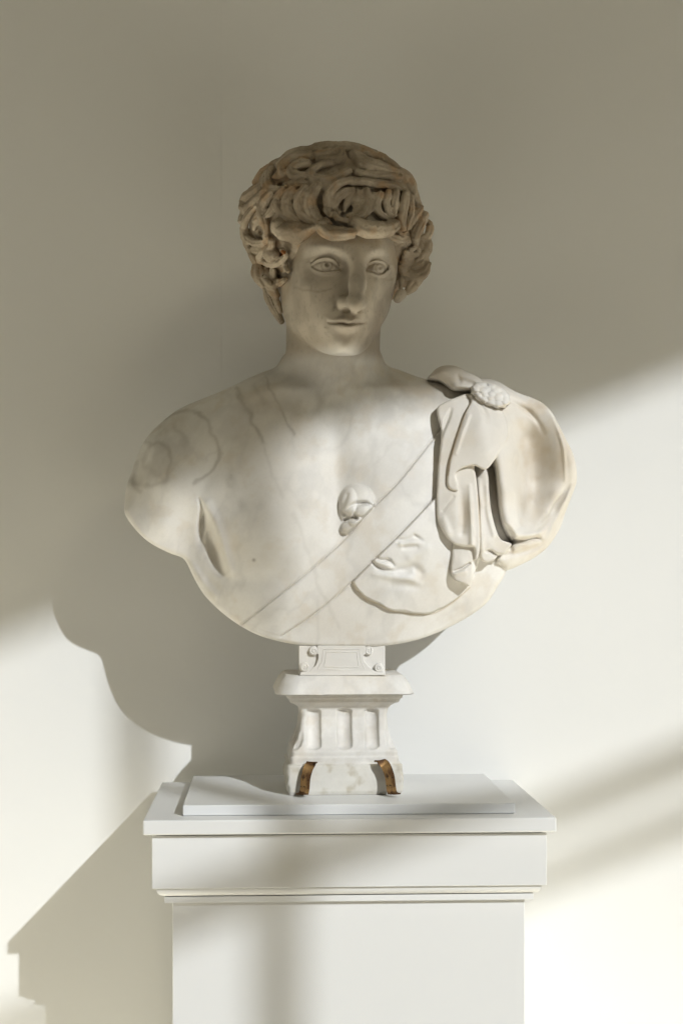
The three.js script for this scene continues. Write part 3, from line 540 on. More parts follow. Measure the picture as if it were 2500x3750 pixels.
// ------------------------------------------------------------------ the bust: hair
{
  const Z = ([x, y]) => [850 + x / 1.96, 480 + y / 1.96];       // hair was measured on an enlargement of the head
  const ctr = [1231, 815, 95], rx = 310, ry = 262, rzF = 255, rzB = 300;
  const cap = (x, y) => { const r = ((x - ctr[0]) / rx) ** 2 + ((y - ctr[1]) / ry) ** 2; return r < 1 ? ctr[2] + rzF * Math.sqrt(1 - r) : ctr[2]; };
  const skin = (x, y) => { const a = cap(x, y); if (y > 700 && y < 1130 && x > 1040 && x < 1440) { const d = inside(faceLoop, x, y), e = Math.min(faceFront(x, y), 400) - 105 + 105 * Math.sqrt(Math.max(0, 1 - (1 - clamp(d / 105, 0, 1)) ** 2)); return d > 0 ? Math.max(a, e) : a; } return a; };
  const L = new Lattice(868, 1590, 500, 1215, -215, 470, 3.2);
  L.each([0, 0, -1e4], [1e4, 1e4, 1e4], (x, y, z) => {
    const rz = z > ctr[2] ? rzF : rzB, e = (Math.hypot((x - ctr[0]) / rx, (y - ctr[1]) / ry, (z - ctr[2]) / rz) - 1) * 262;
    const nape = (Math.hypot((x - 1235) / 225, (y - 1010) / 190, (z + 10) / 170) - 1) * 170;
    const lm = (Math.hypot((x - 990) / 74, (y - 895) / 150, (z - 25) / 95) - 1) * 74, rm = (Math.hypot((x - 1490) / 58, (y - 890) / 165, (z - 25) / 95) - 1) * 58;
    return smin(smin(smin(e, nape, 50), lm, 30), rm, 30);
  });
  // lock: points on the enlargement, widths, lift, grooves, fixed depth
  const locks = [];
  const lock = (pts, w, o = {}) => locks.push({ pts, w, ...o });
  // crown
  lock([[780, 150], [775, 205], [700, 222], [610, 215]], 80, { g: 2 }); lock([[835, 300], [770, 335], [690, 365], [600, 355], [575, 310], [640, 262], [720, 250]], 76, { g: 2, lift: 12 });
  lock([[570, 200], [460, 212], [380, 268], [370, 320]], 106, { g: 2, lift: 8 }); lock([[560, 250], [490, 262], [440, 300], [470, 335], [550, 330]], 85, { g: 1, lift: 12 });
  lock([[880, 300], [980, 322], [1100, 325], [1200, 345]], 71, { g: 3 }); lock([[840, 385], [900, 375], [1000, 390], [1110, 402], [1230, 445]], 62, { g: 2, lift: 16 });
  lock([[870, 180], [950, 240], [1060, 275], [1160, 305]], 121, { g: 4 }); lock([[1040, 185], [1120, 240], [1185, 305]], 85, { g: 3 }); lock([[1180, 300], [1250, 360], [1292, 450]], 97, { g: 3, lift: 6 });
  lock([[1290, 465], [1325, 530], [1345, 610]], 69, { g: 2 }); lock([[740, 128], [860, 135], [960, 168], [1055, 215]], 106, { g: 3 }); lock([[740, 124], [630, 134], [545, 168]], 106, { g: 2 }); lock([[550, 158], [440, 185], [340, 255]], 115, { g: 2 });
  lock([[600, 185], [690, 180], [770, 150]], 92, { g: 2 }); lock([[350, 235], [240, 310], [180, 385]], 99, { g: 2 }); lock([[300, 280], [262, 350], [280, 420], [330, 425], [372, 385]], 80, { g: 1, lift: 10 }); lock([[420, 300], [360, 320], [310, 340]], 69);
  lock([[560, 390], [640, 400], [760, 395]], 80, { g: 1 }); lock([[400, 395], [480, 390], [560, 380]], 80, { g: 1 });
  // upper fringe
  lock([[395, 425], [350, 490], [355, 560], [410, 615], [500, 645]], 75, { g: 2, lift: 20 }); lock([[455, 425], [415, 500], [425, 580], [480, 632]], 87, { g: 1, lift: 24 });
  lock([[545, 415], [495, 490], [508, 570], [570, 630], [660, 670], [712, 690]], 84, { g: 2, lift: 24, tip: 0.3 }); lock([[620, 410], [570, 480], [570, 560], [620, 630], [680, 660]], 105, { g: 3, lift: 22 });
  lock([[850, 375], [755, 400], [692, 480], [700, 570], [755, 635], [840, 655]], 66, { g: 1, lift: 32 }); lock([[860, 440], [790, 460], [738, 520], [740, 580], [785, 612]], 62, { g: 1, lift: 24 }); lock([[850, 470], [820, 530], [790, 590]], 50, { lift: 18 });
  lock([[905, 440], [880, 520], [868, 590], [820, 615]], 64, { g: 1, lift: 26 }); lock([[950, 440], [945, 530], [915, 610], [850, 628]], 82, { g: 2, lift: 24 }); lock([[1005, 460], [990, 540], [950, 610]], 57, { g: 1, lift: 20 });
  lock([[1050, 455], [1020, 520], [1032, 590], [1090, 635]], 57, { g: 1, lift: 26 }); lock([[1100, 445], [1085, 520], [1100, 600], [1125, 625]], 59, { g: 1, lift: 26 }); lock([[1150, 445], [1140, 530], [1140, 610]], 64, { g: 2, lift: 24 });
  lock([[1215, 455], [1198, 540], [1188, 630], [1200, 700]], 75, { g: 1, lift: 28, tip: 0.5 }); lock([[1250, 470], [1255, 570], [1238, 660], [1222, 715]], 52, { g: 2, lift: 22 }); lock([[1325, 550], [1285, 610], [1245, 700]], 68, { g: 2, lift: 16 });
  lock([[1345, 600], [1315, 680], [1288, 740], [1290, 800]], 93, { g: 3, lift: 18, tip: 0.4 }); lock([[1365, 650], [1400, 690], [1390, 745], [1335, 790], [1300, 860]], 64, { g: 2, lift: 8 });
  // lower fringe over the brow
  lock([[362, 655], [370, 705], [440, 722], [530, 718], [600, 702], [640, 688]], 142, { g: 0, lift: 26, tip: 0.25, th: 38 }); lock([[340, 640], [338, 705], [395, 752], [470, 765]], 62, { lift: 20 }); lock([[440, 785], [490, 790], [530, 775]], 50, { lift: 18 });
  lock([[690, 678], [672, 702], [730, 735], [800, 738], [860, 735]], 104, { g: 2, lift: 24, tip: 0.7, th: 34 }); lock([[640, 650], [690, 690], [712, 680]], 36, { lift: 30 });
  lock([[872, 672], [930, 705], [1000, 715], [1080, 708], [1118, 690]], 120, { g: 1, lift: 22, tip: 0.75, th: 33 }); lock([[1060, 665], [1105, 680], [1110, 700], [1060, 705]], 34, { lift: 34 }); lock([[1080, 640], [1130, 680], [1180, 720]], 50, { g: 1, lift: 4 });
  lock([[1095, 745], [1150, 768], [1205, 780], [1240, 770]], 56, { g: 1, lift: 14, tip: 0.6 }); lock([[1180, 730], [1220, 750], [1240, 780]], 46, { lift: 10 });
  // left temple
  lock([[240, 335], [225, 405], [170, 445], [112, 490], [92, 560]], 100, { g: 3, lift: 4 }); lock([[260, 440], [190, 520], [122, 580], [92, 660]], 100, { g: 2, lift: 8 }); lock([[310, 455], [250, 530], [240, 620], [262, 690], [268, 745]], 87, { g: 2, lift: 20, tip: 0.4 }); lock([[330, 510], [308, 570], [262, 620]], 59, { g: 1, lift: 18 });
  lock([[215, 530], [145, 610], [125, 690], [148, 770], [205, 800], [262, 785], [255, 735]], 67, { g: 1, lift: 18 }); lock([[205, 620], [180, 700]], 77, { lift: 2 }); lock([[98, 640], [92, 720], [112, 800], [145, 880]], 61, { g: 1, lift: 2 });
  lock([[265, 560], [225, 610], [180, 640]], 72, { g: 1, lift: 12 });
  lock([[280, 770], [300, 820], [250, 850], [180, 850], [165, 900], [210, 950]], 67, { g: 1, lift: 14 });
  lock([[310, 770], [300, 830], [245, 860], [238, 910], [300, 940], [370, 930], [405, 880], [370, 840]], 69, { g: 2, lift: 22 }); lock([[295, 880], [350, 885]], 112, { lift: 34 });
  lock([[262, 955], [270, 1010], [310, 1055]], 56, { g: 1, lift: 14 }); lock([[318, 960], [322, 1030], [360, 1075], [418, 1050]], 64, { g: 2, lift: 18 }); lock([[390, 930], [400, 980], [425, 1010]], 46, { lift: 8 });
  lock([[190, 950], [185, 1020], [215, 1075], [240, 1105]], 74, { g: 1, lift: 8 }); lock([[235, 1000], [250, 1060], [300, 1100], [330, 1085]], 77, { g: 1, lift: 14 }); lock([[160, 880], [190, 940], [230, 980]], 69, { g: 1, lift: 6 });
  lock([[300, 1100], [320, 1140]], 38, { lift: 8 });
  lock([[248, 1120], [272, 1200], [318, 1290], [362, 1370]], 72, { g: 2, z: 40 }); lock([[290, 1130], [322, 1210], [358, 1300]], 56, { g: 1, z: 70 }); lock([[270, 1120], [310, 1160], [330, 1180]], 77, { z: 80 });
  // right side
  lock([[1205, 862], [1255, 885], [1305, 862], [1300, 825]], 54, { g: 1, lift: 18 }); lock([[1196, 895], [1265, 925], [1325, 905], [1345, 870]], 56, { g: 1, lift: 20 }); lock([[1195, 925], [1250, 962], [1322, 955], [1345, 920]], 61, { g: 1, lift: 18 });
  lock([[1196, 955], [1225, 1005], [1295, 1035], [1360, 1010], [1385, 950]], 90, { g: 2, lift: 12 }); lock([[1395, 790], [1392, 860], [1355, 900]], 72, { g: 1, lift: 2 }); lock([[1385, 890], [1380, 980], [1340, 1060], [1295, 1120], [1250, 1158]], 67, { g: 1, lift: -4 });
  lock([[1300, 1040], [1270, 1100], [1238, 1160]], 59, { g: 1, lift: 2 }); lock([[1345, 1030], [1305, 1110], [1262, 1150]], 56, { lift: 0 }); lock([[1210, 1010], [1205, 1080], [1195, 1140]], 44, { lift: 4 }); lock([[1300, 780], [1290, 830], [1250, 850]], 51, { lift: 10 }); lock([[1340, 800], [1345, 850]], 64, { lift: 6 });
  for (const l of locks) {
    const p = smoothPath(l.pts.map((q) => { const [px, py] = Z(q); return l.z !== undefined ? spot(px, py, l.z) : spotOn(skin, px, py); }), 7);
    const n = p.length, w = l.w / 1.96 / 2 * 0.965, thick = l.th ?? Math.min(w * 0.86, 26), lift = (l.lift || 0) * 0.7 + 3, pts = [];
    for (let i = 0; i < n; i++) {
      const q = p[i], a = p[Math.max(0, i - 1)], b = p[Math.min(n - 1, i + 1)];
      let N = new THREE.Vector3((q[0] - ctr[0]) / rx ** 2, (q[1] - ctr[1]) / ry ** 2, Math.max(0, q[2] - ctr[2]) / rzF ** 2 + 0.0004).normalize();
      if (q[1] > 850) N.lerp(new THREE.Vector3(Math.sign(q[0] - ctr[0]) * 0.5, 0, 1).normalize(), 0.6).normalize();
      const T = new THREE.Vector3(b[0] - a[0], b[1] - a[1], b[2] - a[2]).normalize(); N.addScaledVector(T, -N.dot(T)).normalize();
      const B = new THREE.Vector3().crossVectors(T, N), t = i / (n - 1), tp = l.tip ?? 0.55;
      const taper = Math.min(1, 0.72 + t * 1.4) * lerp(1, tp, sstep(0.6, 1, t));
      const C = new THREE.Vector3(...q).addScaledVector(N, lift + 2);
      pts.push({ C, N, B, w: w * taper, h: thick * (0.6 + 0.4 * taper) });
    }
    let lo = [1e9, 1e9, 1e9], hi = [-1e9, -1e9, -1e9]; for (const q of pts) ['x', 'y', 'z'].forEach((ax, i) => { lo[i] = Math.min(lo[i], q.C[ax] - w - 16); hi[i] = Math.max(hi[i], q.C[ax] + w + 16); });
    const G = l.g || 0;
    L.each(lo, hi, (x, y, z, old) => {
      let best = 1e18, bi = 0, bt = 0;
      for (let i = 0; i < n - 1; i++) { const a = pts[i].C, b = pts[i + 1].C, dx = b.x - a.x, dy = b.y - a.y, dz = b.z - a.z, t = clamp(((x - a.x) * dx + (y - a.y) * dy + (z - a.z) * dz) / (dx * dx + dy * dy + dz * dz + 1e-9), 0, 1), ex = x - a.x - t * dx, ey = y - a.y - t * dy, ez = z - a.z - t * dz, d = ex * ex + ey * ey + ez * ez; if (d < best) { best = d; bi = i; bt = t; } }
      const a = pts[bi], b = pts[bi + 1]; if (best > (w + 16) ** 2 * 1.2) return old;
      const vx = x - lerp(a.C.x, b.C.x, bt), vy = y - lerp(a.C.y, b.C.y, bt), vz = z - lerp(a.C.z, b.C.z, bt);
      const W = lerp(a.w, b.w, bt), Hh = lerp(a.h, b.h, bt), s = vx * a.B.x + vy * a.B.y + vz * a.B.z, m = vx * a.N.x + vy * a.N.y + vz * a.N.z, r2 = Math.max(0, best - s * s - m * m);
      let d = (Math.sqrt((s / W) ** 2 + (m / Hh) ** 2 + r2 / (W * W * 0.6)) - 1) * Math.min(W, Hh);
      if (G) d += 3.0 * Math.pow(0.5 + 0.5 * Math.cos(s / W * Math.PI * (G + (G % 2 ? 0 : 0)) + (G % 2 ? 0 : Math.PI) * 1), 6) * sstep(1, 0.75, Math.abs(s / W));
      return smin(old, d, 4);
    });
  }
  L.each([0, 0, -1e4], [1e4, 1e4, 1e4], (x, y, z, old) => Math.abs(old) > 12 ? old : old + (fbm(x * 0.045, y * 0.045, z * 0.045, 2) - 0.5) * 4.5 + (noise(x * 0.16, y * 0.16, z * 0.16) - 0.5) * 2.4);   // worn, chipped surface
  // drilled holes between the curls
  const hole = (q, r, dp = 30) => { const [px, py] = Z(q), p = spotOn(skin, px, py); L.each([p[0] - 40, p[1] - 40, p[2] - 60], [p[0] + 40, p[1] + 40, p[2] + 70], (x, y, z, old) => -smin(-old, (Math.hypot((x - p[0]) / r, (y - p[1]) / r, (z - p[2] - 5) / dp) - 1) * r, 6)); };
  hole([345, 385], 13); hole([200, 715], 15, 36); hole([245, 345], 11); hole([236, 960], 10); hole([236, 1050], 9); hole([842, 585], 9); hole([95, 660], 8);
  const paint = (x, y, z) => {
    const b = fbm(x * 0.012, y * 0.012, z * 0.012 + 4, 4), o = fbm(x * 0.018 + 30, y * 0.018, z * 0.018, 4), s = noise(x * 0.14, y * 0.14, z * 0.14), s2 = fbm(x * 0.06, y * 0.06, z * 0.06, 3);
    let k = mixc([0.29, 0.235, 0.17], [0.47, 0.40, 0.31], sstep(0.3, 0.68, b));
    k = mixc(k, [0.40, 0.25, 0.13], 0.55 * sstep(0.5, 0.72, o));
    k = mixc(k, [0.23, 0.19, 0.14], 0.55 * sstep(0.78, 0.93, s)); k = mixc(k, [0.24, 0.20, 0.15], 0.35 * sstep(0.55, 0.8, s2));
    const r = spot(850 + 362 / 1.96, 480 + 858 / 1.96, 300); if (Math.hypot((x - r[0]) / 10, (y - r[1]) / 7) < 1.1 && z > 200) k = [0.25, 0.10, 0.03];
    return k;
  };
  const h = mesh('hair', toGeometry(L.surface(), bustBase, paint), oldStoneMat, bust);
  h.userData.label = 'thick carved curls stained brown and ochre';
}

// ------------------------------------------------------------------ the bust: cloak on the shoulder
{
  const L = new Lattice(1555, 2125, 1320, 2170, -170, 330, 3.4);
  const { nx, ny, nz, x0, y0, z0, c, f } = L;
  const piece = (outline, z, frontPts, edge, thick, lines = [], raise = 0, sub = 4, k = 4) => {
    frontPts = frontPts.map(([x, y, h]) => [x, y, h + raise * sstep(1600, 1800, y)]);
    const lp = segs(smoothLoop(outline.map(([x, y]) => spot(x, y, z).slice(0, 2)), sub)), front = splineAt(frontPts);
    const d = L.sheet((x, y) => inside(lp, x, y)), h = L.sheet(front);
    for (const l of lines) L.line(h, l.map(([x, y, w, v]) => { const q = spotOn(front, x, y); return [q[0], q[1], w, v]; }));
    const g = L.steep(h);
    for (let q = 0; q < nx * ny; q++) {
      if (d[q] < -40) continue;
      const R = edge, o = q * nz, back = typeof thick === 'number' ? h[q] - thick : thick.back;
      const Rb = typeof thick === 'number' ? Math.min(edge, thick / 2) : thick.edge;
      for (let i = 0; i < nz; i++) {
        const zz = z0 + i * c, a0 = (zz - h[q]) * g[q] + R, a1 = R - d[q], a = Math.min(Math.max(a0, a1), 0) + Math.hypot(Math.max(a0, 0), Math.max(a1, 0)) - R;
        const b0 = back - zz + Rb, b1 = Rb - d[q], b = Math.min(Math.max(b0, b1), 0) + Math.hypot(Math.max(b0, 0), Math.max(b1, 0)) - Rb;
        f[o + i] = smin(f[o + i], Math.max(a, b), k);
      }
    }
  };
  // main mass of the cloak round the upper arm
  piece([[1725, 1440], [1750, 1396], [1790, 1390], [1828, 1401], [1866, 1426], [1904, 1445], [1939, 1457], [1977, 1480], [2008, 1518], [2031, 1568], [2058, 1625], [2080, 1667], [2096, 1713], [2103, 1759], [2098, 1790], [2084, 1835], [2069, 1880], [2056, 1924], [2027, 1972], [1992, 2013], [1943, 2047], [1904, 2066], [1866, 2083], [1843, 2087], [1822, 2070], [1805, 2056], [1830, 2020], [1868, 1992], [1846, 1972], [1826, 1930], [1812, 1872], [1804, 1800], [1794, 1719], [1760, 1640], [1740, 1540]], 60,
    [[1740, 1440, 185], [1790, 1405, 120], [1860, 1450, 140], [1930, 1470, 118], [1760, 1560, 262], [1810, 1560, 262], [1860, 1560, 222], [1800, 1680, 278], [1830, 1700, 280], [1870, 1660, 244], [1830, 1820, 278], [1870, 1800, 262], [1835, 1920, 268], [1880, 1900, 242], [1860, 1960, 262], [1845, 1985, 240],
      [1895, 1530, 172], [1925, 1600, 124], [1945, 1680, 104], [1955, 1760, 84], [1950, 1840, 92], [1925, 1900, 140], [1896, 1820, 200], [1902, 1720, 166],
      [1975, 1500, 150], [2005, 1570, 174], [2032, 1650, 174], [2056, 1730, 156], [2076, 1790, 128], [2030, 1800, 140], [2010, 1880, 140], [1985, 1940, 150], [1930, 1955, 196], [1900, 1950, 214], [1890, 2010, 190], [1960, 2000, 146], [1860, 2060, 176], [1920, 2050, 150], [2050, 1900, 84]], 26, { back: -120, edge: 70 },
    [[[1839, 1922, 6, -6], [1862, 1940, 9, -36], [1876, 1965, 9, -48], [1882, 1980, 8, -40], [1920, 1980, 8, -34], [1965, 1970, 8, -26], [1980, 1978, 7, -8]],
      [[1890, 1955, 14, 10], [1930, 1962, 14, 18], [1972, 1950, 12, 16], [1992, 1938, 10, 5]],
      [[1995, 1985, 10, 4], [2030, 1910, 10, 14], [2070, 1830, 9, 14], [2094, 1778, 8, 6]], [[1960, 1950, 10, -6], [2010, 1890, 12, -14], [2045, 1835, 12, -12], [2075, 1795, 10, -4]],
      [[1840, 2035, 9, -8], [1900, 2025, 9, -12], [1960, 2005, 9, -10], [2010, 1980, 8, -2]], [[1880, 1780, 12, 5], [1888, 1860, 12, 9], [1896, 1920, 10, 5]],
      [[1868, 1470, 8, -4], [1930, 1505, 8, -12], [1965, 1540, 8, -8], [1990, 1590, 9, -3]], [[1870, 1448, 12, 6], [1930, 1480, 12, 8], [1965, 1512, 12, 4]], [[1770, 1490, 10, -4], [1785, 1530, 10, -6], [1790, 1560, 10, -2]],
      [[1866, 2000, 7, -10], [1872, 2020, 8, -14], [1850, 2040, 8, -6]], [[1990, 1470, 8, 3], [2040, 1570, 7, 6], [2062, 1650, 6, 6], [2068, 1760, 6, 3]]]);
  // roll behind the brooch
  piece([[1566, 1386], [1583, 1361], [1606, 1345], [1637, 1340], [1671, 1346], [1713, 1369], [1751, 1392], [1766, 1420], [1725, 1434], [1686, 1436], [1656, 1431], [1637, 1416], [1606, 1394]], 90,
    [[1570, 1385, 110], [1610, 1365, 150], [1640, 1360, 158], [1690, 1385, 170], [1740, 1410, 184], [1660, 1420, 182], [1700, 1425, 188]], 34, { back: -90, edge: 40 }, [[[1640, 1395, 9, -4], [1690, 1392, 9, -10], [1730, 1402, 8, -8]], [[1660, 1412, 9, 6], [1700, 1415, 9, 7], [1725, 1418, 8, 3]], [[1676, 1375, 7, -6], [1684, 1392, 7, -8]]]);
  // folds hanging between the panels
  piece([[1732, 1710], [1780, 1715], [1786, 1796], [1793, 1872], [1809, 1937], [1828, 1976], [1866, 1990], [1862, 2006], [1839, 2031], [1820, 2035], [1802, 2052], [1774, 2058], [1757, 2046], [1751, 2014], [1750, 1930], [1742, 1800]], 190,
    [[1740, 1720, 205], [1760, 1720, 222], [1785, 1720, 215], [1765, 1850, 238], [1745, 1850, 220], [1790, 1850, 228], [1775, 1980, 246], [1800, 1960, 240], [1840, 1990, 224], [1770, 2050, 232], [1820, 2030, 226]], 8, 70,
    [[[1779, 2020, 4, -8], [1795, 2018, 5, -26], [1815, 2030, 5, -26], [1838, 2034, 5, -12]], [[1752, 1760, 8, 4], [1758, 1900, 9, 9], [1762, 2010, 9, 10]], [[1780, 1780, 6, 3], [1786, 1880, 6, 6], [1806, 1960, 7, 6]]], 14);
  // tail
  piece([[1660, 1985], [1652, 2037], [1648, 2083], [1652, 2109], [1667, 2127], [1694, 2136], [1716, 2147], [1725, 2121], [1726, 2060], [1738, 2044], [1730, 1990]], 220,
    [[1660, 1990, 232], [1700, 2000, 240], [1735, 2000, 240], [1655, 2060, 236], [1690, 2060, 244], [1720, 2060, 236], [1665, 2115, 238], [1700, 2130, 238], [1720, 2140, 228]], 7, 50, [[[1664, 2092, 4, -10], [1690, 2082, 4.5, -16], [1718, 2064, 4.5, -12]], [[1668, 2104, 7, 5], [1700, 2092, 8, 6]]], 30);
  // left fall
  piece([[1602, 1491], [1625, 1472], [1680, 1448], [1722, 1436], [1740, 1470], [1736, 1600], [1732, 1711], [1737, 1746], [1744, 1815], [1749, 1891], [1751, 1968], [1748, 2029], [1736, 2050], [1731, 2029], [1729, 2010], [1717, 2003], [1686, 2000], [1656, 1991], [1629, 1968], [1610, 1937], [1596, 1899], [1595, 1822], [1597, 1780], [1601, 1721], [1607, 1664], [1615, 1591], [1612, 1560], [1604, 1530]], 220,
    [[1610, 1495, 208], [1650, 1475, 206], [1720, 1445, 190], [1625, 1560, 238], [1680, 1560, 246], [1615, 1680, 252], [1660, 1700, 256], [1720, 1700, 262], [1605, 1800, 256], [1660, 1800, 262], [1735, 1800, 262], [1605, 1890, 262], [1660, 1900, 272], [1735, 1900, 270], [1640, 1965, 268], [1700, 1985, 270], [1740, 2000, 268], [1735, 2040, 258]], 8, 46,
    [[[1650, 1500, 6, -4], [1640, 1530, 7, -12], [1624, 1570, 6, -12], [1616, 1600, 5, -4]], [[1690, 1800, 14, -4], [1694, 1880, 14, -16], [1692, 1950, 12, -12]], [[1718, 1780, 8, 4], [1724, 1900, 9, 12], [1726, 1990, 9, 10]], [[1622, 1900, 12, 6], [1640, 1950, 14, 8]], [[1660, 1820, 5, -3], [1620, 1870, 5, -4]], [[1735, 2030, 4, -8], [1733, 2012, 4, -12], [1722, 2004, 4, -8]]], 24);
  // upper flap that falls from the brooch
  piece([[1726, 1438], [1728, 1465], [1705, 1507], [1682, 1568], [1663, 1625], [1645, 1690], [1637, 1740], [1635, 1772], [1646, 1793], [1672, 1798], [1668, 1762], [1664, 1737], [1690, 1716], [1728, 1706], [1751, 1715], [1769, 1722], [1790, 1709], [1828, 1652], [1862, 1590], [1850, 1520], [1820, 1470], [1770, 1430]], 250,
    [[1728, 1445, 208], [1770, 1450, 214], [1820, 1480, 206], [1700, 1540, 266], [1760, 1540, 282], [1830, 1560, 258], [1665, 1640, 280], [1720, 1650, 290], [1790, 1650, 292], [1840, 1620, 262], [1645, 1750, 284], [1700, 1712, 290], [1760, 1712, 292], [1660, 1780, 284]], 6, 34,
    [[[1745, 1470, 8, -4], [1770, 1500, 9, -8], [1785, 1540, 9, -3]], [[1716, 1520, 7, 4], [1690, 1590, 7, 6], [1668, 1660, 6, 5]]], 12);
  veinAndLine(() => 250, [[1726, 1470], [1705, 1510], [1682, 1570], [1663, 1627], [1645, 1692], [1637, 1742]], 2.6, 0.6, [0.45, 0.33, 0.18], 1);
  veinAndLine(() => 240, [[1746, 1815], [1750, 1891], [1752, 1968]], 2.6, 0.6, [0.45, 0.33, 0.18], 1);
  stainAndPatch(() => 110, 1955, 1640, 70, 190, 0.55, [0.54, 0.43, 0.28], 41); stainAndPatch(() => 130, 1960, 1490, 60, 40, 0.6, [0.54, 0.42, 0.27], 42); stainAndPatch(() => 100, 1935, 1830, 50, 70, 0.55, [0.5, 0.42, 0.31], 43); stainAndPatch(() => 100, 2050, 1700, 30, 150, 0.35, [0.58, 0.45, 0.3], 44); stainAndPatch(() => 250, 1695, 1890, 26, 90, 0.4, [0.58, 0.48, 0.34], 45); stainAndPatch(() => 160, 1930, 2010, 110, 40, 0.45, [0.54, 0.45, 0.33], 46); stainAndPatch(() => 150, 1660, 1370, 80, 40, 0.4, [0.5, 0.42, 0.31], 47);  // browner patches, mostly in the hollows of the cloak
  const cl = mesh('cloak', toGeometry(L.surface(), bustBase, (x, y, z) => applyMarks(mixc(marble(x, y, z), [0.68, 0.62, 0.53], 0.35), x, y, z)), stoneMat, bust);
  cl.userData.label = 'gathered cloak with hanging folds on one shoulder';
  marks.length = 0;
}
// brooch: an oval boss of petals
{
  const L = new Lattice(1700, 1890, 1360, 1530, 140, 300, 2.6);
  const [bx, by] = spot(1797, 1444, 225), cs = Math.cos(0.42), sn = Math.sin(0.42), tilt = (x, y) => 216 + (y - by) * 0.55 - (x - bx) * 0.12;
  const petals = []; for (let ringN = 0; ringN < 3; ringN++) { const n = [1, 7, 12][ringN], r = [0, 0.42, 0.8][ringN]; for (let i = 0; i < n; i++) { const a = i / n * 6.283 + ringN * 0.4 + (rnd() - 0.5) * 0.25; petals.push([r * Math.cos(a) * 72, r * Math.sin(a) * 40, 0.8 + rnd() * 0.35]); } }
  L.each([0, 0, 0], [1e4, 1e4, 1e4], (x, y, z) => {
    const u = (x - bx) * cs + (y - by) * sn, v = -(x - bx) * sn + (y - by) * cs, e = Math.hypot(u / 72, v / 41), wob = 1 + 0.05 * Math.cos(Math.atan2(v / 41, u / 72) * 12);
    let top = tilt(x, y) + 14 * Math.sqrt(Math.max(0, 1 - e * e * 0.8));
    let b = 0; for (const p of petals) { const q = Math.hypot((u - p[0]) / 17, (v - p[1]) / 12.5) / p[2]; if (q < 1) b = Math.max(b, 11 * Math.sqrt(1 - q * q)); }
    top += b; const R = 6, a0 = (z - top) * 0.8 + R, a1 = R + (e / wob - 1) * 41;
    return Math.max(Math.min(Math.max(a0, a1), 0) + Math.hypot(Math.max(a0, 0), Math.max(a1, 0)) - R, tilt(x, y) - 50 - z);
  });
  const br = mesh('brooch', toGeometry(L.surface(), bustBase, (x, y, z) => mixc(marble(x, y, z), [0.62, 0.54, 0.42], 0.3 * sstep(0.45, 0.7, fbm(x * 0.03, y * 0.03, z * 0.03, 3)))), stoneMat, bust);
  br.userData.label = 'oval brooch carved with petals';
}
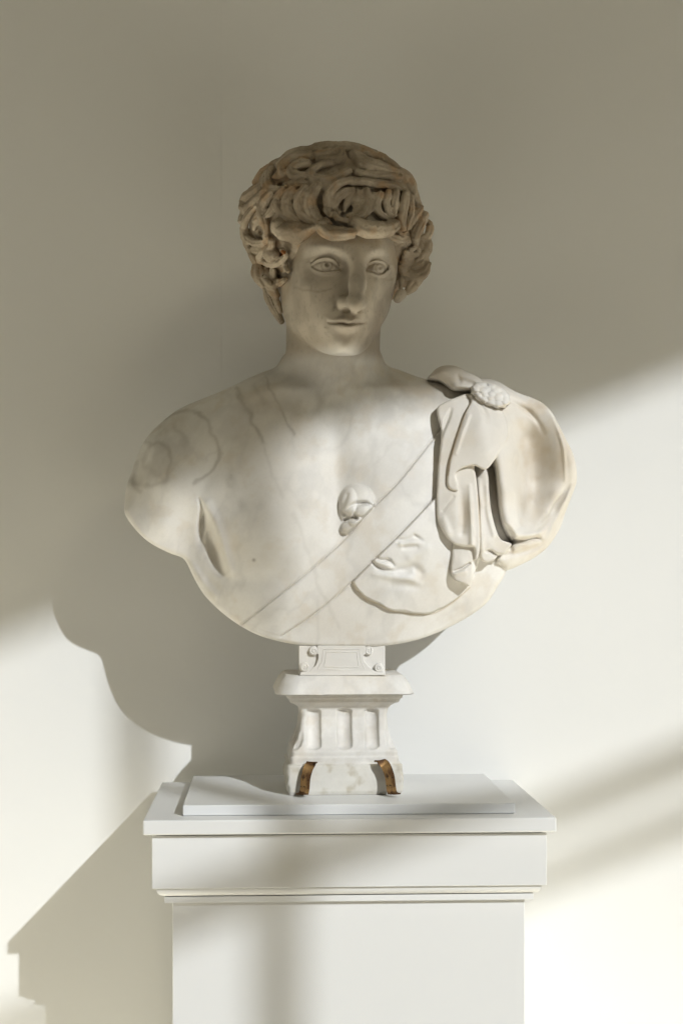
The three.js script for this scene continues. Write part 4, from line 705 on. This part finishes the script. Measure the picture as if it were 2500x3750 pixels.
// back pillar that carries the hollow bust on its tablet, and the tablet with scrolls
{
  const toB = (x, y, z) => { const p = spot(x, y, z); return [(p[0] - CX) * S - bustBase[0], H0 + (CY - p[1]) * S - bustBase[1], p[2] * S - bustBase[2]]; };
  const paintGeo = (g) => { g = g.index ? g.toNonIndexed() : g; const p = g.attributes.position, col = new Float32Array(p.count * 3); for (let i = 0; i < p.count; i++) { const k = marble(p.getX(i) / S + 900, -p.getY(i) / S + 400, p.getZ(i) / S); col.set(k, i * 3); } g.setAttribute('color', new THREE.BufferAttribute(col, 3)); return g; };
  const zF = 172, sh = (pts) => new THREE.Shape(pts.map(([x, y]) => { const q = toB(x, y, zF); return new THREE.Vector2(q[0], q[1]); }));
  const Zt = (x, y) => [950 + x / 2.613, 2300 + y / 2.613];
  const tab = mesh('tablet', paintGeo((() => { const a = toB(...Zt(375, 168), zF), b = toB(...Zt(1200, 450), zF); return new RoundedBoxGeometry(b[0] - a[0], a[1] - b[1], 240 * S, 3, 4 * S).translate((a[0] + b[0]) / 2, (a[1] + b[1]) / 2, a[2] - 120 * S); })()), stoneMat, bust);
  tab.userData.label = 'small marble tablet carved with scrolls under the chest';
  const cart = sh([[560, 172], [1010, 172], [1010, 240], [985, 262], [992, 310], [1040, 372], [1100, 415], [1190, 425], [1196, 445], [392, 445], [398, 425], [480, 415], [540, 360], [566, 300], [570, 250], [556, 240]].map((q) => Zt(...q)));
  const z0 = zF * S - bustBase[2];
  mesh('scroll_panel', paintGeo(new THREE.ExtrudeGeometry(cart, { depth: 12 * S, bevelEnabled: true, bevelSize: 2 * S, bevelThickness: 2 * S, bevelSegments: 2 }).translate(0, 0, z0 + 0.5 * S)), stoneMat, tab);
  for (const [x, y, r, d] of [[520, 216, 46, 1], [1042, 216, 42, -1], [428, 375, 46, -1], [1140, 380, 44, 1]]) {
    const q = toB(...Zt(x, y), zF), spiral = [];
    for (let k = 0; k <= 40; k++) { const t = k / 40, a = t * 9.5 * d + (d > 0 ? 2.2 : 0.9), rr = (r - 9) * (1 - 0.82 * t) / 2.613 * S; spiral.push(new THREE.Vector3(rr * Math.cos(a), rr * Math.sin(a), 0)); }
    const pr = r / 2.613 * S, disc = new THREE.LatheGeometry([[0, 15], [pr / S * 0.55, 14], [pr / S * 0.8, 13], [pr / S * 0.97, 10], [pr / S, 6], [pr / S, 0]].reverse().map(([a, b]) => new THREE.Vector2(a * S, b * S)), 28).rotateX(Math.PI / 2);
    mesh('scroll', paintGeo(mergeGeometries([disc.toNonIndexed(), new THREE.TubeGeometry(new THREE.CatmullRomCurve3(spiral), 50, 2.6 * S, 6).translate(0, 0, 13.5 * S).toNonIndexed()]).translate(q[0], q[1], z0)), stoneMat, tab);
  }
  const lineTube = (pts, r = 1.5) => new THREE.TubeGeometry(new THREE.CatmullRomCurve3(pts.map((q) => { const v = toB(...Zt(...q), zF); return new THREE.Vector3(v[0], v[1], z0 + 14.6 * S); }), true, 'catmullrom', 0.02), 60, r * S, 5);
  mesh('incised_border', paintGeo(mergeGeometries([lineTube([[640, 228], [780, 228], [934, 228], [938, 290], [950, 368], [780, 372], [612, 368], [632, 300]]), lineTube([[612, 198], [780, 198], [960, 198], [962, 270], [978, 340], [1010, 394], [780, 398], [560, 394], [596, 320], [608, 250]])])), stoneMat, tab);
  // pillar
  const a = toB(1250, 2330, 0);
  mesh('back_pillar', paintGeo(new RoundedBoxGeometry(240 * S, 560 * S, 190 * S, 3, 14 * S).translate(a[0], a[1] + 240 * S, (-60) * S - bustBase[2])), stoneMat, bust);
}

// ------------------------------------------------------------------ socle
const socleBase = [0.0, Y(-805), 0];
const socleTurn = 4.2 * Math.PI / 180;
{
  const g = thing('marble_socle', 'waisted white marble socle with flutes between bust and pedestal', 'socle', socleBase, socleTurn);
  const L = new Lattice(CX - 275, CX + 275, 2440, 2905, -265, 265, 3.4);
  // half width and half depth against height, in the drawing's units at the axis
  const zl = 5740 / (5740 - 190), yy = (py) => CY + (py - CY) / zl, K = 1 / zl;
  const prof = [[2474, 214], [2480, 222], [2500, 236], [2530, 250], [2543, 255], [2546, 255], [2547, 214], [2559, 212], [2560, 206], [2576, 200], [2578, 190], [2590, 172], [2602, 163], [2630, 160], [2680, 165], [2715, 176], [2740, 188], [2754, 193], [2755, 196], [2773, 196], [2774, 200], [2800, 200], [2803, 212], [2860, 216], [2900, 213], [2912, 206]];
  const wid = (y) => { for (let i = 1; i < prof.length; i++) if (y <= yy(prof[i][0])) { const a = prof[i - 1], b = prof[i]; return lerp(a[1], b[1], clamp((y - yy(a[0])) / (yy(b[0]) - yy(a[0]) + 1e-6), 0, 1)) * K; } return 206 * K; };
  const y0s = yy(2474), y1s = CY + 805, flutes = [[-110, 27], [0, 28], [98, 26], [170, 20], [-178, 18]];
  L.each([0, 0, -1e4], [1e4, 1e4, 1e4], (x, y, z) => {
    const X = x - CX, disc = y < yy(2546.5), base = y > yy(2801), hw = wid(y), hd = hw - 22, r = disc ? 66 : base ? 12 : 16;
    const chip = base ? 9 * sstep(0.45, 0.8, fbm(x * 0.025, y * 0.03, z * 0.02, 3)) * sstep(hw - 60, hw, Math.abs(X)) : 0;
    const ax = Math.abs(X) - hw + r + chip, az = Math.abs(z) - hd + r;
    let d = Math.min(Math.max(ax, az), 0) + Math.hypot(Math.max(ax, 0), Math.max(az, 0)) - r;
    if (y > yy(2590) && y < yy(2760)) {
      for (const [fx, fw] of flutes) { const dy = Math.max(0, yy(2612) - y, y - yy(2735)), q = Math.hypot((X - fx) / fw, dy / 14, (z - hd - 4) / 27); d = Math.max(d, (1 - q) * 20); const q2 = Math.hypot((z - fx * 0.9) / fw, dy / 14, (Math.abs(X) - hw - 4) / 27); d = Math.max(d, (1 - q2) * 20); }
    }
    d += (fbm(x * 0.03, y * 0.03, z * 0.03, 3) - 0.5) * 2.2;
    return Math.max(d, y0s - y, y - y1s + 0.5);
  });
  const s = L.surface(); 
  mesh('socle_body', toGeometry(s, [0, socleBase[1], 0], (x, y, z) => { const k = marble(x + 300, y, z + 77), b = sstep(yy(2795), yy(2806), y); return mixc(mixc(k, [0.62, 0.60, 0.53], 0.5 * b), [0.45, 0.40, 0.30], (0.15 + 0.5 * b) * sstep(0.55, 0.8, fbm(x * 0.03, y * 0.03, z * 0.03, 4))); }), stoneMat, g);
}
// ------------------------------------------------------------------ brass clips
const brassMap = noiseTexture(256, (u, v) => { const p = sstep(0.38, 0.62, fbm(u * 8, v * 8, 3.3, 5)), q = sstep(0.6, 0.75, fbm(u * 20, v * 20, 7.3, 3)); const a = mixc([136, 106, 66], [88, 62, 38], p), b = mixc(a, [52, 38, 25], q * 0.85); return b; }, true);
const brassMat = new THREE.MeshStandardMaterial({ map: brassMap, metalness: 0.7, roughness: 0.5 });
function clip(name, label, path, half) {
  const base = [path[0][0], Y(-805), 0], g3 = path.map(([x, y, z]) => { const p = spot(x, y, z); return new THREE.Vector3((p[0] - CX) * S, H0 + (CY - p[1]) * S, p[2] * S); });
  const o = g3[g3.length - 1], grp = thing(name, label, 'clip', [o.x, Y(-805), o.z], 0, 'brass clips holding the socle');
  const cv = new THREE.CatmullRomCurve3(g3, false, 'catmullrom', 0.4), n = 40, pos = [], uv = [], idx = [], th = 4.5 * S;
  for (let i = 0; i <= n; i++) {
    const p = cv.getPoint(i / n), t = cv.getTangent(i / n), W = new THREE.Vector3(1, 0, 0).addScaledVector(t, -t.x).normalize(), N = new THREE.Vector3().crossVectors(t, W).normalize();
    if (N.z + N.y < 0) N.negate();
    for (const [a, b] of [[-1, -1], [1, -1], [1, 1], [-1, 1]]) { const q = p.clone().addScaledVector(W, a * half * S).addScaledVector(N, b * th / 2 + th / 2).sub(grp.position); pos.push(q.x, q.y, q.z); uv.push(a * 0.1 + b * 0.05, i / n); }
  }
  for (let i = 0; i < n; i++) for (let k = 0; k < 4; k++) { const a = i * 4 + k, b = i * 4 + (k + 1) % 4; idx.push(a, b, a + 4, b, b + 4, a + 4); }
  idx.push(0, 2, 1, 0, 3, 2); const e = n * 4; idx.push(e, e + 1, e + 2, e, e + 2, e + 3);
  let g = new THREE.BufferGeometry(); g.setAttribute('position', new THREE.Float32BufferAttribute(pos, 3)); g.setAttribute('uv', new THREE.Float32BufferAttribute(uv, 2)); g.setIndex(idx);
  g = g.toNonIndexed(); g.computeVertexNormals();
  mesh('strap', g, brassMat, grp);
}
clip('brass_clip', 'dull brown brass clip curving off the base with its foot under the bust\'s bare arm', [[1146, 2794, 190], [1140, 2796, 204], [1128, 2816, 214], [1119, 2850, 218], [1116, 2885, 219], [1112, 2905, 222], [1106, 2909, 232], [1096, 2910.5, 244]], 17);
clip('brass_clip_001', 'brighter brass clip curving off the base on the cloak side', [[1384, 2792, 186], [1394, 2790, 200], [1412, 2805, 210], [1426, 2842, 214], [1431, 2880, 216], [1435, 2903, 220], [1442, 2908, 230], [1454, 2909.5, 242]], 17);

renderer.render(scene, camera);
